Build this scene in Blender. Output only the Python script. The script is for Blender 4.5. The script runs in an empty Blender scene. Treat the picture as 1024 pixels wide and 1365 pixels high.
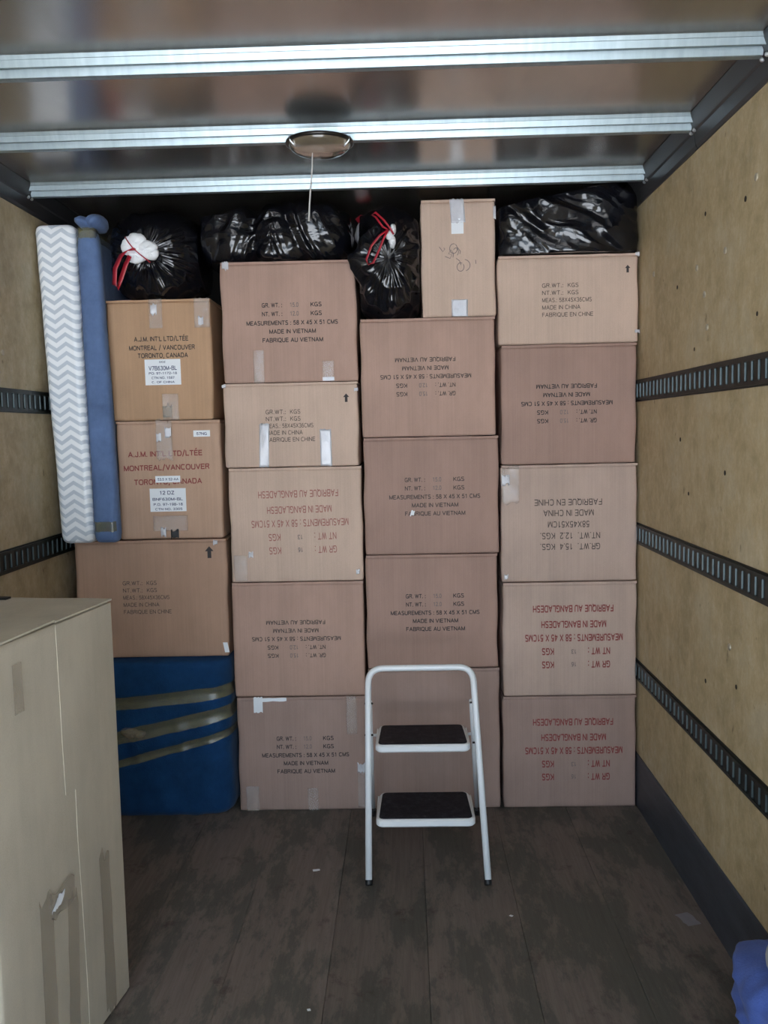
import bpy, bmesh, math, random
from mathutils import Vector, Matrix, noise

# ------------------------------------------------------------------ camera, sky, sun, exposure
sc = bpy.context.scene
COL = sc.collection
PITCH, ROLL, YAW, FOC = 0.08909, -0.02136, 0.02464, 1200.0
EYE = 1.6715
cam_d = bpy.data.cameras.new('camera')
cam = bpy.data.objects.new('camera', cam_d)
COL.objects.link(cam)
fw = Vector((-math.sin(YAW) * math.cos(PITCH), math.cos(YAW) * math.cos(PITCH), -math.sin(PITCH)))
r0 = Vector((math.cos(YAW), math.sin(YAW), 0))
u0 = r0.cross(fw)
rt = math.cos(ROLL) * r0 + math.sin(ROLL) * u0
up = -math.sin(ROLL) * r0 + math.cos(ROLL) * u0
M = Matrix((rt, up, -fw)).transposed().to_4x4()
M.translation = Vector((0, 0, EYE))
cam.matrix_world = M
cam_d.sensor_fit = 'HORIZONTAL'
cam_d.sensor_width = 36.0
cam_d.lens = FOC / 1024.0 * 36.0
cam_d.clip_start = 0.05
sc.camera = cam

world = bpy.data.worlds.new('sky')
sc.world = world
world.use_nodes = True
bgn = world.node_tree.nodes['Background']
bgn.inputs['Color'].default_value = (0.66, 0.82, 1.0, 1)
bgn.inputs['Strength'].default_value = 2.5

sun_d = bpy.data.lights.new('sun', 'SUN')
sun_d.energy = 42.0
sun_d.angle = 0.02
sun_d.color = (0.98, 0.98, 1.0)
sun = bpy.data.objects.new('sun', sun_d)
COL.objects.link(sun)
sun.location = (8, 2, 9)
sun.rotation_euler = Vector((-0.80, -0.10, -0.60)).to_track_quat('-Z', 'Y').to_euler()

sc.view_settings.view_transform = 'Standard'
sc.view_settings.look = 'None'
sc.view_settings.gamma = 1.0
sc.view_settings.use_curve_mapping = False
sc.view_settings.exposure = 0.84
try:
    sc.cycles.use_denoising = True
    sc.cycles.max_bounces = 10
    sc.cycles.diffuse_bounces = 6
    sc.cycles.sample_clamp_indirect = 6.0
except Exception:
    pass

# ------------------------------------------------------------------ helpers
def mat(name, color, rough=0.6, metal=0.0, coat=0.0, spec=0.5):
    m = bpy.data.materials.new(name)
    m.use_nodes = True
    b = m.node_tree.nodes['Principled BSDF']
    b.inputs['Base Color'].default_value = (*color, 1)
    b.inputs['Roughness'].default_value = rough
    b.inputs['Metallic'].default_value = metal
    b.inputs['Coat Weight'].default_value = coat
    b.inputs['Specular IOR Level'].default_value = spec
    return m

class NT:
    """short-hand for wiring a material's node tree"""
    def __init__(s, m):
        s.t = m.node_tree
        s.b = s.t.nodes['Principled BSDF']
        s.tc = s.t.nodes.new('ShaderNodeTexCoord')
    def new(s, kind, **kw):
        n = s.t.nodes.new(kind)
        for k, v in kw.items():
            setattr(n, k, v)
        return n
    def link(s, a, b):
        s.t.links.new(a, b)
    def mapped(s, scale=(1, 1, 1), src='Object', rot=(0, 0, 0)):
        mp = s.new('ShaderNodeMapping')
        mp.inputs['Scale'].default_value = scale
        mp.inputs['Rotation'].default_value = rot
        s.link(s.tc.outputs[src], mp.inputs['Vector'])
        return mp.outputs['Vector']
    def noise(s, vec, scale=5, detail=4, rough=0.6, dist=0.0):
        n = s.new('ShaderNodeTexNoise')
        n.inputs['Scale'].default_value = scale
        n.inputs['Detail'].default_value = detail
        n.inputs['Roughness'].default_value = rough
        n.inputs['Distortion'].default_value = dist
        s.link(vec, n.inputs['Vector'])
        return n.outputs['Fac']
    def ramp(s, fac, stops):
        r = s.new('ShaderNodeValToRGB')
        e = r.color_ramp.elements
        while len(e) < len(stops):
            e.new(0.5)
        for i, (p, c) in enumerate(stops):
            e[i].position = p
            e[i].color = (*c, 1) if len(c) == 3 else c
        s.link(fac, r.inputs['Fac'])
        return r.outputs['Color']
    def mix(s, fac, a, b, mode='MIX'):
        n = s.new('ShaderNodeMix', data_type='RGBA', blend_type=mode)
        for v, i in ((fac, 0), (a, 6), (b, 7)):
            if hasattr(v, 'is_linked') or hasattr(v, 'links'):
                s.link(v, n.inputs[i])
            elif i == 0:
                n.inputs[0].default_value = v
            else:
                n.inputs[i].default_value = (*v, 1)
        return n.outputs[2]
    def math(s, op, a, b=None, c=None):
        n = s.new('ShaderNodeMath', operation=op)
        for i, v in enumerate((a, b, c)):
            if v is None:
                continue
            if hasattr(v, 'links'):
                s.link(v, n.inputs[i])
            else:
                n.inputs[i].default_value = v
        return n.outputs[0]
    def bump(s, h, strength=0.3, dist=0.01):
        n = s.new('ShaderNodeBump')
        n.inputs['Strength'].default_value = strength
        n.inputs['Distance'].default_value = dist
        s.link(h, n.inputs['Height'])
        s.link(n.outputs['Normal'], s.b.inputs['Normal'])
    def color(s, c):
        s.link(c, s.b.inputs['Base Color'])

def empty(name, loc, label=None, cat=None, group=None, rz=0.0, kind=None):
    o = bpy.data.objects.new(name, None)
    COL.objects.link(o)
    o.empty_display_size = 0.1
    o.location = loc
    o.rotation_euler = (0, 0, rz)
    tag(o, label, cat, group, kind)
    return o

def tag(o, label=None, cat=None, group=None, kind=None):
    if label: o['label'] = label
    if cat: o['category'] = cat
    if group: o['group'] = group
    if kind: o['kind'] = kind
    return o

def link_mesh(name, me, m, parent=None, smooth=False):
    if m is not None:
        me.materials.clear()
        me.materials.append(m)
    if smooth:
        me.polygons.foreach_set('use_smooth', [True] * len(me.polygons))
    o = bpy.data.objects.new(name, me)
    COL.objects.link(o)
    if parent: o.parent = parent
    return o

def mesh(name, verts, faces, m, parent=None, smooth=False):
    me = bpy.data.meshes.new(name)
    me.from_pydata([tuple(v) for v in verts], [], faces)
    me.update()
    return link_mesh(name, me, m, parent, smooth)

class MB:
    """collects simple solids that become one mesh"""
    def __init__(s):
        s.v, s.f = [], []
    def add(s, vs, fs):
        k = len(s.v)
        s.v += [tuple(v) for v in vs]
        s.f += [tuple(i + k for i in f) for f in fs]
    def box(s, x0, x1, y0, y1, z0, z1):
        s.add([(x0, y0, z0), (x1, y0, z0), (x1, y1, z0), (x0, y1, z0), (x0, y0, z1), (x1, y0, z1), (x1, y1, z1), (x0, y1, z1)],
              [(0, 3, 2, 1), (4, 5, 6, 7), (0, 1, 5, 4), (1, 2, 6, 5), (2, 3, 7, 6), (3, 0, 4, 7)])
    def tube(s, pts, r, n=12, cap=True, closed=False):
        pts = [Vector(p) for p in pts]
        rs = r if isinstance(r, (list, tuple)) else [r] * len(pts)
        rings = []
        N = None
        for i, p in enumerate(pts):
            a = pts[i - 1] if (i or closed) else pts[0]
            b = pts[(i + 1) % len(pts)] if (i + 1 < len(pts) or closed) else pts[-1]
            t = (b - a).normalized()
            if N is None:
                N = t.orthogonal().normalized()
            N = (N - t * N.dot(t)).normalized()
            B = t.cross(N)
            rings.append([p + rs[i] * (math.cos(2 * math.pi * k / n) * N + math.sin(2 * math.pi * k / n) * B) for k in range(n)])
        vs = [v for rg in rings for v in rg]
        fs = []
        m = len(rings)
        for i in range(m if closed else m - 1):
            for k in range(n):
                a, b = i * n, ((i + 1) % m) * n
                fs.append((a + k, a + (k + 1) % n, b + (k + 1) % n, b + k))
        if cap and not closed:
            fs.append(tuple(range(n))[::-1])
            fs.append(tuple((m - 1) * n + k for k in range(n)))
        s.add(vs, fs)
    def extrude(s, poly, axis_a, axis_b):
        """poly is a closed list of 3D points; extruded from axis_a to axis_b offsets"""
        n = len(poly)
        A, B = Vector(axis_a), Vector(axis_b)
        vs = [Vector(p) + A for p in poly] + [Vector(p) + B for p in poly]
        fs = [tuple(range(n))[::-1], tuple(range(n, 2 * n))]
        fs += [(i, (i + 1) % n, n + (i + 1) % n, n + i) for i in range(n)]
        s.add(vs, fs)
    def build(s, name, m, parent=None, smooth=False):
        return mesh(name, s.v, s.f, m, parent, smooth)

def fillet(pts, r, n=6):
    """round the inner corners of a polyline"""
    pts = [Vector(p) for p in pts]
    out = [pts[0]]
    for i in range(1, len(pts) - 1):
        a, p, b = pts[i - 1], pts[i], pts[i + 1]
        d1, d2 = (a - p).normalized(), (b - p).normalized()
        ang = d1.angle(d2)
        t = min(r / math.tan(ang / 2), (a - p).length * 0.49, (b - p).length * 0.49)
        s, e = p + d1 * t, p + d2 * t
        for k in range(n + 1):
            q = k / n
            out.append((1 - q) ** 2 * s + 2 * q * (1 - q) * p + q * q * e)
    out.append(pts[-1])
    return out

def rounded_box(w, d, h, r, n=12, warp=None):
    """box resting on z=0, centred in x and y, rounded by r; warp(v) may bend it"""
    bm = bmesh.new()
    cs = []
    for k in range(n + 1):
        q = k / n * 2 - 1
        cs.append(math.copysign(1 - (1 - abs(q)) ** 1.6, q))
    half = (w / 2, d / 2, h / 2)
    for ax in range(3):
        a, b = (ax + 1) % 3, (ax + 2) % 3
        for sg in (-1, 1):
            g = []
            for i in cs:
                row = []
                for j in cs:
                    p = [0, 0, 0]
                    p[ax], p[a], p[b] = sg * half[ax], i * half[a], j * half[b]
                    inner = Vector([max(-(half[t] - r), min(half[t] - r, p[t])) for t in range(3)])
                    dv = Vector(p) - inner
                    q = inner + (dv.normalized() * r if dv.length > 1e-9 else dv)
                    q.z += h / 2
                    row.append(bm.verts.new(q))
                g.append(row)
            for i in range(n):
                for j in range(n):
                    f = (g[i][j], g[i + 1][j], g[i + 1][j + 1], g[i][j + 1])
                    bm.faces.new(f if sg > 0 else f[::-1])
    bmesh.ops.remove_doubles(bm, verts=bm.verts, dist=1e-5)
    if warp:
        for v in bm.verts:
            v.co = warp(v.co.copy())
    me = bpy.data.meshes.new('rounded')
    bm.to_mesh(me)
    bm.free()
    return me

def nz(x, y, z):
    return noise.noise(Vector((x, y, z)))

def ridge(x, y, z):
    return 1 - 2 * abs(noise.noise(Vector((x, y, z))))

# ------------------------------------------------------------------ materials
def cardboard(name, c, streak=0.10):
    m = mat(name, c, 0.72, spec=0.25)
    t = NT(m)
    big = t.noise(t.mapped((2.2, 2.2, 1.2)), 2.2, 4)
    fl = t.noise(t.mapped((130, 30, 1.2)), 1.0, 2)
    fib = t.noise(t.mapped((60, 60, 40)), 8, 3)
    lo = tuple(x * 0.86 for x in c)
    hi = tuple(min(1, x * 1.10) for x in c)
    col = t.ramp(big, [(0.3, lo), (0.7, hi)])
    col = t.mix(streak, col, t.ramp(fl, [(0.35, tuple(x * 0.6 for x in c)), (0.65, tuple(min(1, x * 1.3) for x in c))]))
    col = t.mix(0.10, col, t.ramp(fib, [(0.3, (0.12, 0.09, 0.06)), (0.7, tuple(min(1, x * 1.3) for x in c))]))
    t.color(col)
    t.bump(fl, 0.12, 0.002)
    return m

def clear_tape(name, tint, alpha=0.45, rough=0.22):
    """glossy packing tape film, partly see-through"""
    m = mat(name, tint, rough, coat=0.6)
    t = NT(m)
    t.b.inputs['Alpha'].default_value = alpha
    t.b.inputs['Specular IOR Level'].default_value = 0.9
    n = t.noise(t.mapped((30, 30, 14)), 3, 4, dist=1.2)
    t.bump(n, 0.35, 0.006)
    return m

M_TAPE = clear_tape('clear_packing_tape', (0.74, 0.66, 0.61), 0.20)
M_TAPE_SHINY = clear_tape('shiny_packing_tape', (0.80, 0.81, 0.86), 0.62, 0.16)  # sky sheen on clear tape put into this pale bluish film colour
M_TAPE_BROWN = clear_tape('brownish_packing_tape', (0.50, 0.43, 0.34), 0.32, 0.20)
M_TAPE_OLIVE = clear_tape('olive_packing_tape', (0.20, 0.19, 0.09), 0.58, 0.17)
M_WHITE_PAPER = mat('white_paper', (0.82, 0.85, 0.88), 0.6)
M_INK_BLACK = mat('black_ink', (0.035, 0.028, 0.028), 0.7)
M_INK_BROWN = mat('faded_black_ink', (0.075, 0.055, 0.048), 0.7)
M_INK_RED = mat('red_ink', (0.24, 0.045, 0.040), 0.7)
M_INK_PALERED = mat('faded_red_ink', (0.33, 0.12, 0.10), 0.7)
M_INK_GREY = mat('grey_stamp_ink', (0.20, 0.16, 0.145), 0.7)
M_INK_BLUE = mat('label_ink', (0.10, 0.12, 0.20), 0.7)
M_PEN = mat('pencil_grey', (0.13, 0.11, 0.12), 0.7)

M_PLASTIC = mat('black_bin_liner', (0.004, 0.0045, 0.007), 0.17, coat=0.25, spec=0.5)
_t = NT(M_PLASTIC)
_t.bump(_t.noise(_t.mapped((1, 1, 1)), 13, 4, 0.55, 0.8), 0.22, 0.012)

M_RED = mat('red_drawstring_plastic', (0.42, 0.012, 0.03), 0.4)
M_WHITE_PLASTIC = mat('white_plastic_film', (0.86, 0.88, 0.90), 0.5)

def plywood(name, c, grey):
    m = mat(name, c, 0.62, spec=0.3)
    t = NT(m)
    grain = t.noise(t.mapped((1, 2.0, 1.0)), 3.5, 8, 0.72, 0.2)
    blot = t.noise(t.mapped((1, 1.2, 1.0)), 4.6, 8, 0.72, 0.2)
    spk = t.noise(t.mapped((1, 1.2, 0.8)), 15, 3, 0.6)
    fine = t.noise(t.mapped((1, 30, 4)), 6, 3, 0.7)
    lo, hi = tuple(x * 0.72 for x in c), tuple(min(1, x * 1.18) for x in c)
    col = t.ramp(grain, [(0.30, lo), (0.68, hi)])
    col = t.mix(0.60, col, t.ramp(blot, [(0.38, tuple(x * 0.55 for x in c)), (0.50, c), (0.61, grey)]))
    col = t.mix(0.18, col, t.ramp(fine, [(0.3, lo), (0.7, hi)]))
    mott = t.noise(t.mapped((1, 1.1, 1.0)), 17, 8, 0.78, 0.1)
    col = t.mix(0.26, col, t.ramp(mott, [(0.36, tuple(x * 0.60 for x in c)), (0.50, c), (0.64, tuple(min(1, x * 1.30) for x in grey))]))
    sp = t.ramp(spk, [(0.27, (1, 1, 1)), (0.33, (0, 0, 0))])
    col = t.mix(t.math('MULTIPLY', sp, 0.55), col, (0.10, 0.065, 0.03))
    t.color(col)
    t.bump(fine, 0.10, 0.002)
    return m

M_PLY_R = plywood('aged_plywood_tan', (0.52, 0.410, 0.235), (0.58, 0.52, 0.38))
M_PLY_L = plywood('aged_plywood_dusty', (0.46, 0.375, 0.235), (0.52, 0.47, 0.36))

M_RAIL = mat('dark_painted_track_steel', (0.010, 0.015, 0.014), 0.42, 0.1, spec=0.35)
_t = NT(M_RAIL)
_n = _t.noise(_t.mapped((1, 1, 1)), 18, 4)
_t.color(_t.ramp(_n, [(0.35, (0.007, 0.011, 0.010)), (0.7, (0.016, 0.022, 0.020))]))
M_SLOT_LIT = mat('lit_slot_steel', (0.075, 0.10, 0.105), 0.42, 0.5)  # paler steel: daylight on the slot walls put into the colour
M_KICK = mat('dark_blue_grey_steel', (0.050, 0.058, 0.075), 0.45, 0.25)
_t = NT(M_KICK)
_n = _t.noise(_t.mapped((1, 1, 4)), 4, 6, 0.7)
_t.color(_t.ramp(_n, [(0.3, (0.040, 0.047, 0.062)), (0.7, (0.082, 0.094, 0.118))]))
_t.bump(_t.noise(_t.mapped((1, 1, 1)), 60, 3), 0.08, 0.003)
M_COVE = mat('dull_dark_cove_metal', (0.045, 0.044, 0.046), 0.45, 0.4)
M_BOLT = mat('bright_zinc_bolt', (0.75, 0.78, 0.82), 0.3, 1.0)

M_SCREW = mat('dull_screw_head', (0.42, 0.37, 0.28), 0.45, 0.4)
M_CEIL = mat('sheet_metal_ceiling', (0.40, 0.37, 0.34), 0.24, 0.92)
_t = NT(M_CEIL)
_n = _t.noise(_t.mapped((3, 0.7, 1)), 3.0, 6, 0.65)
_t.color(_t.ramp(_n, [(0.3, (0.40, 0.37, 0.345)), (0.7, (0.46, 0.43, 0.405))]))
_t.link(_t.ramp(_n, [(0.3, (0.26,) * 3), (0.7, (0.21,) * 3)]), _t.b.inputs['Roughness'])
M_BOW = mat('galvanised_roof_bow', (0.72, 0.77, 0.80), 0.40, 0.85)
_t = NT(M_BOW)
_n = _t.noise(_t.mapped((14, 2, 2)), 3.0, 5, 0.6)
_t.color(_t.ramp(_n, [(0.3, (0.28, 0.345, 0.37)), (0.7, (0.36, 0.43, 0.46))]))

def floor_wood():
    m = mat('worn_dark_plank', (0.06, 0.045, 0.035), 0.62, spec=0.35)
    t = NT(m)
    oi = t.new('ShaderNodeObjectInfo')
    g1 = t.noise(t.mapped((9, 0.8, 1), 'Generated'), 3.0, 6, 0.7, 0.6)
    wv = t.mapped((1, 1, 1))
    geo = t.new('ShaderNodeNewGeometry')
    def pos(scale):
        mp = t.new('ShaderNodeMapping')
        mp.inputs['Scale'].default_value = scale
        t.link(geo.outputs['Position'], mp.inputs['Vector'])
        return mp.outputs['Vector']
    grain = t.noise(pos((30, 1.4, 1)), 2.0, 6, 0.75, 0.3)
    patch0 = t.noise(pos((3.2, 1.0, 1)), 1.6, 10, 0.74, 0.1)
    patch = t.math('MULTIPLY_ADD', t.math('SUBTRACT', grain, 0.5), 0.22, patch0)
    stain = t.noise(pos((2.4, 2.0, 1)), 2.6, 9, 0.74, 0.2)
    scuff = t.noise(pos((9, 1.6, 1)), 3.0, 9, 0.8, 0.3)
    base = t.ramp(grain, [(0.28, (0.118, 0.096, 0.083)), (0.72, (0.195, 0.162, 0.142))])
    paint = t.ramp(grain, [(0.3, (0.070, 0.068, 0.058)), (0.7, (0.100, 0.096, 0.084))])
    col = t.mix(t.ramp(patch, [(0.475, (0, 0, 0)), (0.535, (0.92, 0.92, 0.92))]), base, paint)
    col = t.mix(t.ramp(stain, [(0.58, (0, 0, 0)), (0.70, (0.80, 0.80, 0.80))]), col, (0.048, 0.031, 0.025))
    col = t.mix(t.ramp(scuff, [(0.60, (0, 0, 0)), (0.74, (0.6, 0.6, 0.6))]), col, (0.27, 0.21, 0.17))
    rnd = t.math('MULTIPLY_ADD', oi.outputs['Random'], 0.24, 0.88)
    hv = t.new('ShaderNodeHueSaturation')
    t.link(col, hv.inputs['Color'])
    t.link(rnd, hv.inputs['Value'])
    t.color(hv.outputs['Color'])
    t.bump(grain, 0.25, 0.003)
    return m
M_FLOOR = floor_wood()
M_FLOOR_GAP = mat('dirt_in_floor_joints', (0.012, 0.010, 0.008), 0.9)
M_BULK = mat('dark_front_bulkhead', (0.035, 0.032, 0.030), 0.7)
M_SHELL = mat('white_outer_skin', (0.6, 0.6, 0.6), 0.5)
M_GROUND = mat('pale_concrete_yard', (0.46, 0.44, 0.41), 0.9)
_t = NT(M_GROUND)
_t.color(_t.ramp(_t.noise(_t.mapped((1, 1, 1)), 0.8, 6), [(0.3, (0.40, 0.41, 0.42)), (0.7, (0.52, 0.53, 0.54))]))

def blue_pad(name, c):
    m = mat(name, c, 0.9, spec=0.15)
    m.node_tree.nodes['Principled BSDF'].inputs['Sheen Weight'].default_value = 0.08
    t = NT(m)
    n = t.noise(t.mapped((1, 1, 1)), 9, 5, 0.65)
    w = t.noise(t.mapped((1, 1, 1)), 160, 2, 0.6)
    t.color(t.ramp(n, [(0.3, tuple(x * 0.75 for x in c)), (0.7, tuple(x * 1.2 for x in c))]))
    t.bump(w, 0.35, 0.004)
    return m
M_BLUE = blue_pad('blue_moving_blanket', (0.115, 0.180, 0.335))
M_BLUE_SHADED = blue_pad('shaded_blue_moving_blanket', (0.008, 0.045, 0.130))  # the blue blanket again, its colour darkened for the shade near the floor
M_BLUE_HEAP = blue_pad('bright_blue_moving_blanket', (0.075, 0.130, 0.420))
M_LINING = mat('pale_grey_lining', (0.42, 0.44, 0.45), 0.9)

def chevron():
    m = mat('chevron_mattress_cover', (0.8, 0.85, 0.9), 0.45, coat=0.25)
    t = NT(m)
    sep = t.new('ShaderNodeSeparateXYZ')
    t.link(t.tc.outputs['Object'], sep.inputs[0])
    u = t.math('SUBTRACT', sep.outputs[0], sep.outputs[1])
    tri = t.math('PINGPONG', u, 0.041)
    zz = t.math('ADD', sep.outputs[2], t.math('MULTIPLY', tri, 0.66))
    fr = t.math('FRACT', t.math('DIVIDE', zz, 0.0385))
    st = t.ramp(fr, [(0.0, (0.90, 0.93, 0.96)), (0.50, (0.90, 0.93, 0.96)), (0.55, (0.57, 0.63, 0.70)), (0.95, (0.57, 0.63, 0.70)), (1.0, (0.90, 0.93, 0.96))])
    t.color(st)
    t.bump(t.noise(t.mapped((1, 1, 1)), 14, 4), 0.25, 0.01)
    return m
M_CHEVRON = chevron()

M_LADDER = mat('white_enamel_tube', (0.80, 0.83, 0.85), 0.30, coat=0.3)
_t = NT(M_LADDER)
_n = _t.noise(_t.mapped((1, 1, 1)), 22, 5, 0.7)
_t.color(_t.ramp(_n, [(0.24, (0.40, 0.42, 0.43)), (0.34, (0.80, 0.83, 0.85))]))
M_TREAD = mat('black_ribbed_rubber', (0.018, 0.018, 0.022), 0.65, spec=0.25)
_t = NT(M_TREAD)
_n = _t.noise(_t.mapped((1, 1, 1)), 38, 5, 0.8)
_t.color(_t.ramp(_n, [(0.44, (0.006, 0.006, 0.011)), (0.62, (0.022, 0.022, 0.030)), (0.74, (0.12, 0.12, 0.13))]))
_t.bump(_t.noise(_t.mapped((1, 1, 1)), 220, 2), 0.5, 0.003)
M_RUBBER = mat('black_rubber', (0.012, 0.012, 0.013), 0.5)
M_LENS = mat('smoky_amber_lens', (0.16, 0.13, 0.09), 0.18, coat=0.5)
M_LENS.node_tree.nodes['Principled BSDF'].inputs['Transmission Weight'].default_value = 0.35
M_LAMPRIM = mat('dark_lamp_rim', (0.03, 0.027, 0.024), 0.3, 0.6)
M_CORD = mat('off_white_cord', (0.50, 0.48, 0.46), 0.8)

# ------------------------------------------------------------------ the lorry body (setting)
XL, XR = -1.5187, 1.0
Y_OPEN, Y_BACK = -0.75, 4.62
FRONT = 3.865            # plane of the carton fronts
CEIL = 2.690

def plain(name, x0, x1, y0, y1, z0, z1, m, kind='structure'):
    b = MB()
    b.box(x0, x1, y0, y1, z0, z1)
    return tag(b.build(name, m), kind=kind)

floor = plain('floor', XL - 0.05, XR + 0.05, Y_OPEN, Y_BACK, -0.10, -0.022, M_FLOOR_GAP)
edges = [XL]
x = XL
for wdt in (0.300, 0.322, 0.310, 0.318, 0.312, 0.320, 0.316):
    x += wdt
    edges.append(x)
edges.append(XR)
for i in range(8):
    a, b = edges[i] + 0.0004, edges[i + 1] - 0.0004
    if i == 0: a = XL - 0.02
    if i == 7: b = XR + 0.02
    c = 0.0013
    mb = MB()
    dz = (-0.0015, 0.0, -0.001, 0.0, -0.002, 0.0, -0.001, 0.0)[i]
    mb.extrude([(a, 0, -0.0225), (b, 0, -0.0225), (b, 0, -c + dz), (b - c, 0, dz), (a + c, 0, dz), (a, 0, -c + dz)][::-1], (0, Y_OPEN, 0), (0, Y_BACK, 0))
    mb.build('plank', M_FLOOR, floor)

wall_left = plain('wall_left', XL - 0.05, XL, Y_OPEN, Y_BACK, -0.10, CEIL + 0.06, M_PLY_L)
wall_right = plain('wall_right', XR, XR + 0.05, Y_OPEN, Y_BACK, -0.10, CEIL + 0.06, M_PLY_R)
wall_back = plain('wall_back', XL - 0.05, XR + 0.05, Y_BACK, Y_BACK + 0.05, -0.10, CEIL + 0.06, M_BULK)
ceiling = plain('ceiling', XL - 0.05, XR + 0.05, Y_OPEN, Y_BACK, CEIL, CEIL + 0.05, M_CEIL)
plain('ground', -60, 60, -90, 60, -1.35, -1.25, M_GROUND)

for side, X, s in (('left', XL, 1), ('right', XR, -1)):
    b = MB()
    b.extrude([(X, 0, 0.0), (X + s * 0.006, 0, 0.0), (X + s * 0.006, 0, 0.228), (X + s * 0.003, 0, 0.236), (X, 0, 0.236)] if s > 0 else
              [(X, 0, 0.0), (X, 0, 0.236), (X + s * 0.003, 0, 0.236), (X + s * 0.006, 0, 0.228), (X + s * 0.006, 0, 0.0)], (0, Y_OPEN, 0), (0, Y_BACK, 0))
    tag(b.build('baseboard_' + side, M_KICK), kind='structure')

# coves between walls and ceiling: a folded dark metal strip in lengths, with bolts
for k, (X, s) in enumerate(((XL, 1), (XR, -1)), 1):
    root = empty('trim_%d' % k, (X, 0, 2.59), kind='structure')
    cuts = [Y_OPEN, 0.62, 1.86, 3.12, Y_BACK]
    for a, b_ in zip(cuts[:-1], cuts[1:]):
        b = MB()
        prof = [(0, 0, 0), (s * 0.006, 0, -0.001), (s * 0.012, 0, 0.010), (s * 0.018, 0, 0.048), (s * 0.024, 0, 0.054), (s * 0.046, 0, 0.0985), (0, 0, 0.0995)]
        if s > 0: prof = prof[::-1]
        b.extrude(prof, (0, a + 0.002, 0), (0, b_ - 0.002, 0))
        b.build('cove_strip', M_COVE, root)

# roof bows: galvanised pressed sections across the ceiling
bow_prof = [(0.000, 0.0), (0.005, -0.010), (0.007, -0.0105), (0.012, -0.028), (0.014, -0.029), (0.016, -0.024), (0.034, -0.024), (0.036, -0.033), (0.039, -0.045), (0.044, -0.047), (0.062, -0.047), (0.068, -0.040), (0.072, -0.003), (0.088, -0.002), (0.088, 0.0)]
for yb in (-0.53, 0.07, 0.67, 1.27, 1.87, 2.47, 3.07, 3.66):
    b = MB()
    b.extrude([(0, yb + p[0], CEIL + p[1]) for p in bow_prof][::-1], (XL + 0.030, 0, 0), (XR - 0.030, 0, 0))
    bow = b.build('roof_bow', M_BOW, ceiling)
    for X, s in ((XL, 1), (XR, -1)):
        for dy in (0.028, 0.062):
            q = MB()
            c = Vector((X + s * 0.022, yb + dy, 2.643))
            ax = Vector((s * 0.85, -0.2, -0.5)).normalized()
            q.tube([c - ax * 0.004, c + ax * 0.004, c + ax * 0.008], [0.007, 0.007, 0.003], 8)
            q.build('bolt', M_BOLT, bow)

# cargo track rails along both walls
def track_rail(wall, X, s, z0, z1):
    b = MB()
    def bx(d0, d1, y0, y1, a, c):
        x0, x1 = sorted((X + s * d0, X + s * d1))
        b.box(x0, x1, y0, y1, a, c)
    ya, yb = Y_OPEN + 0.01, Y_BACK - 0.01
    h = z1 - z0
    e = 0.185 * h
    bx(0.0, 0.003, ya, yb, z0, z1)
    for a, c in ((z0 + 0.006, z0 + e), (z1 - e, z1 - 0.006)):
        bx(0.003, 0.011, ya, yb, a, c)
    n = int((yb - ya) / 0.0508)
    for i in range(n):
        y = ya + i * 0.0508
        P = [(0.003, y), (0.0095, y + 0.001), (0.0095, y + 0.030), (0.003, y + 0.031)]
        P = [(X + s * d_, yy, 0) for d_, yy in P]
        b.extrude(P if s < 0 else P[::-1], (0, 0, z0 + e), (0, 0, z1 - e))
    rail = b.build('track_rail', M_RAIL, wall)
    q = MB()  # thin lighter slivers painting the lit near wall of each slot
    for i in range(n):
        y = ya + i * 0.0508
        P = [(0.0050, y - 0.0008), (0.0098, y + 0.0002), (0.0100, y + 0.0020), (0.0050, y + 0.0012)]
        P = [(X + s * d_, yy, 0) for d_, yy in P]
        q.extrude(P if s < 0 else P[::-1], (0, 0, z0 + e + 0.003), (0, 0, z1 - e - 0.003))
    q.build('lit_slot_edge', M_SLOT_LIT, rail)['kind'] = 'stuff'
    return rail
for wall, X, s in ((wall_left, XL, 1), (wall_right, XR, -1)):
    for z0, z1 in ((1.775, 1.868), (1.165, 1.257), (0.568, 0.657)):
        track_rail(wall, X, s, z0, z1)
for wall, X, s, spots in ((wall_right, XR, -1, [(3.66, 2.27), (3.13, 2.20), (2.86, 2.205), (3.05, 2.10), (3.02, 1.99), (2.62, 2.36), (2.78, 0.98)]), (wall_left, XL, 1, [(3.42, 2.0), (3.3, 1.63), (3.25, 1.45), (3.4, 2.44)])):
    for y, z in spots:
        q = MB()
        q.tube([(X - s * 0.002, y, z), (X + s * 0.0025, y, z), (X + s * 0.005, y, z)], [0.012, 0.011, 0.005], 10)
        q.build('screw', M_SCREW, wall)

M_HOLE = mat('dark_nail_hole', (0.03, 0.02, 0.012), 0.9)
for y, z in ((3.05, 2.36), (2.70, 2.32), (2.52, 2.235), (2.60, 1.98), (3.3, 1.62), (3.15, 1.93), (2.45, 1.47), (3.2, 1.43), (2.72, 0.87), (3.0, 0.81), (3.35, 2.17), (2.84, 1.52)):
    q = MB()
    q.tube([(XR + 0.002, y, z), (XR - 0.0008, y, z)], 0.007 + 0.004 * abs(nz(y * 9, z * 9, 1)), 9)
    q.build('nail_hole', M_HOLE, wall_right)

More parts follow.
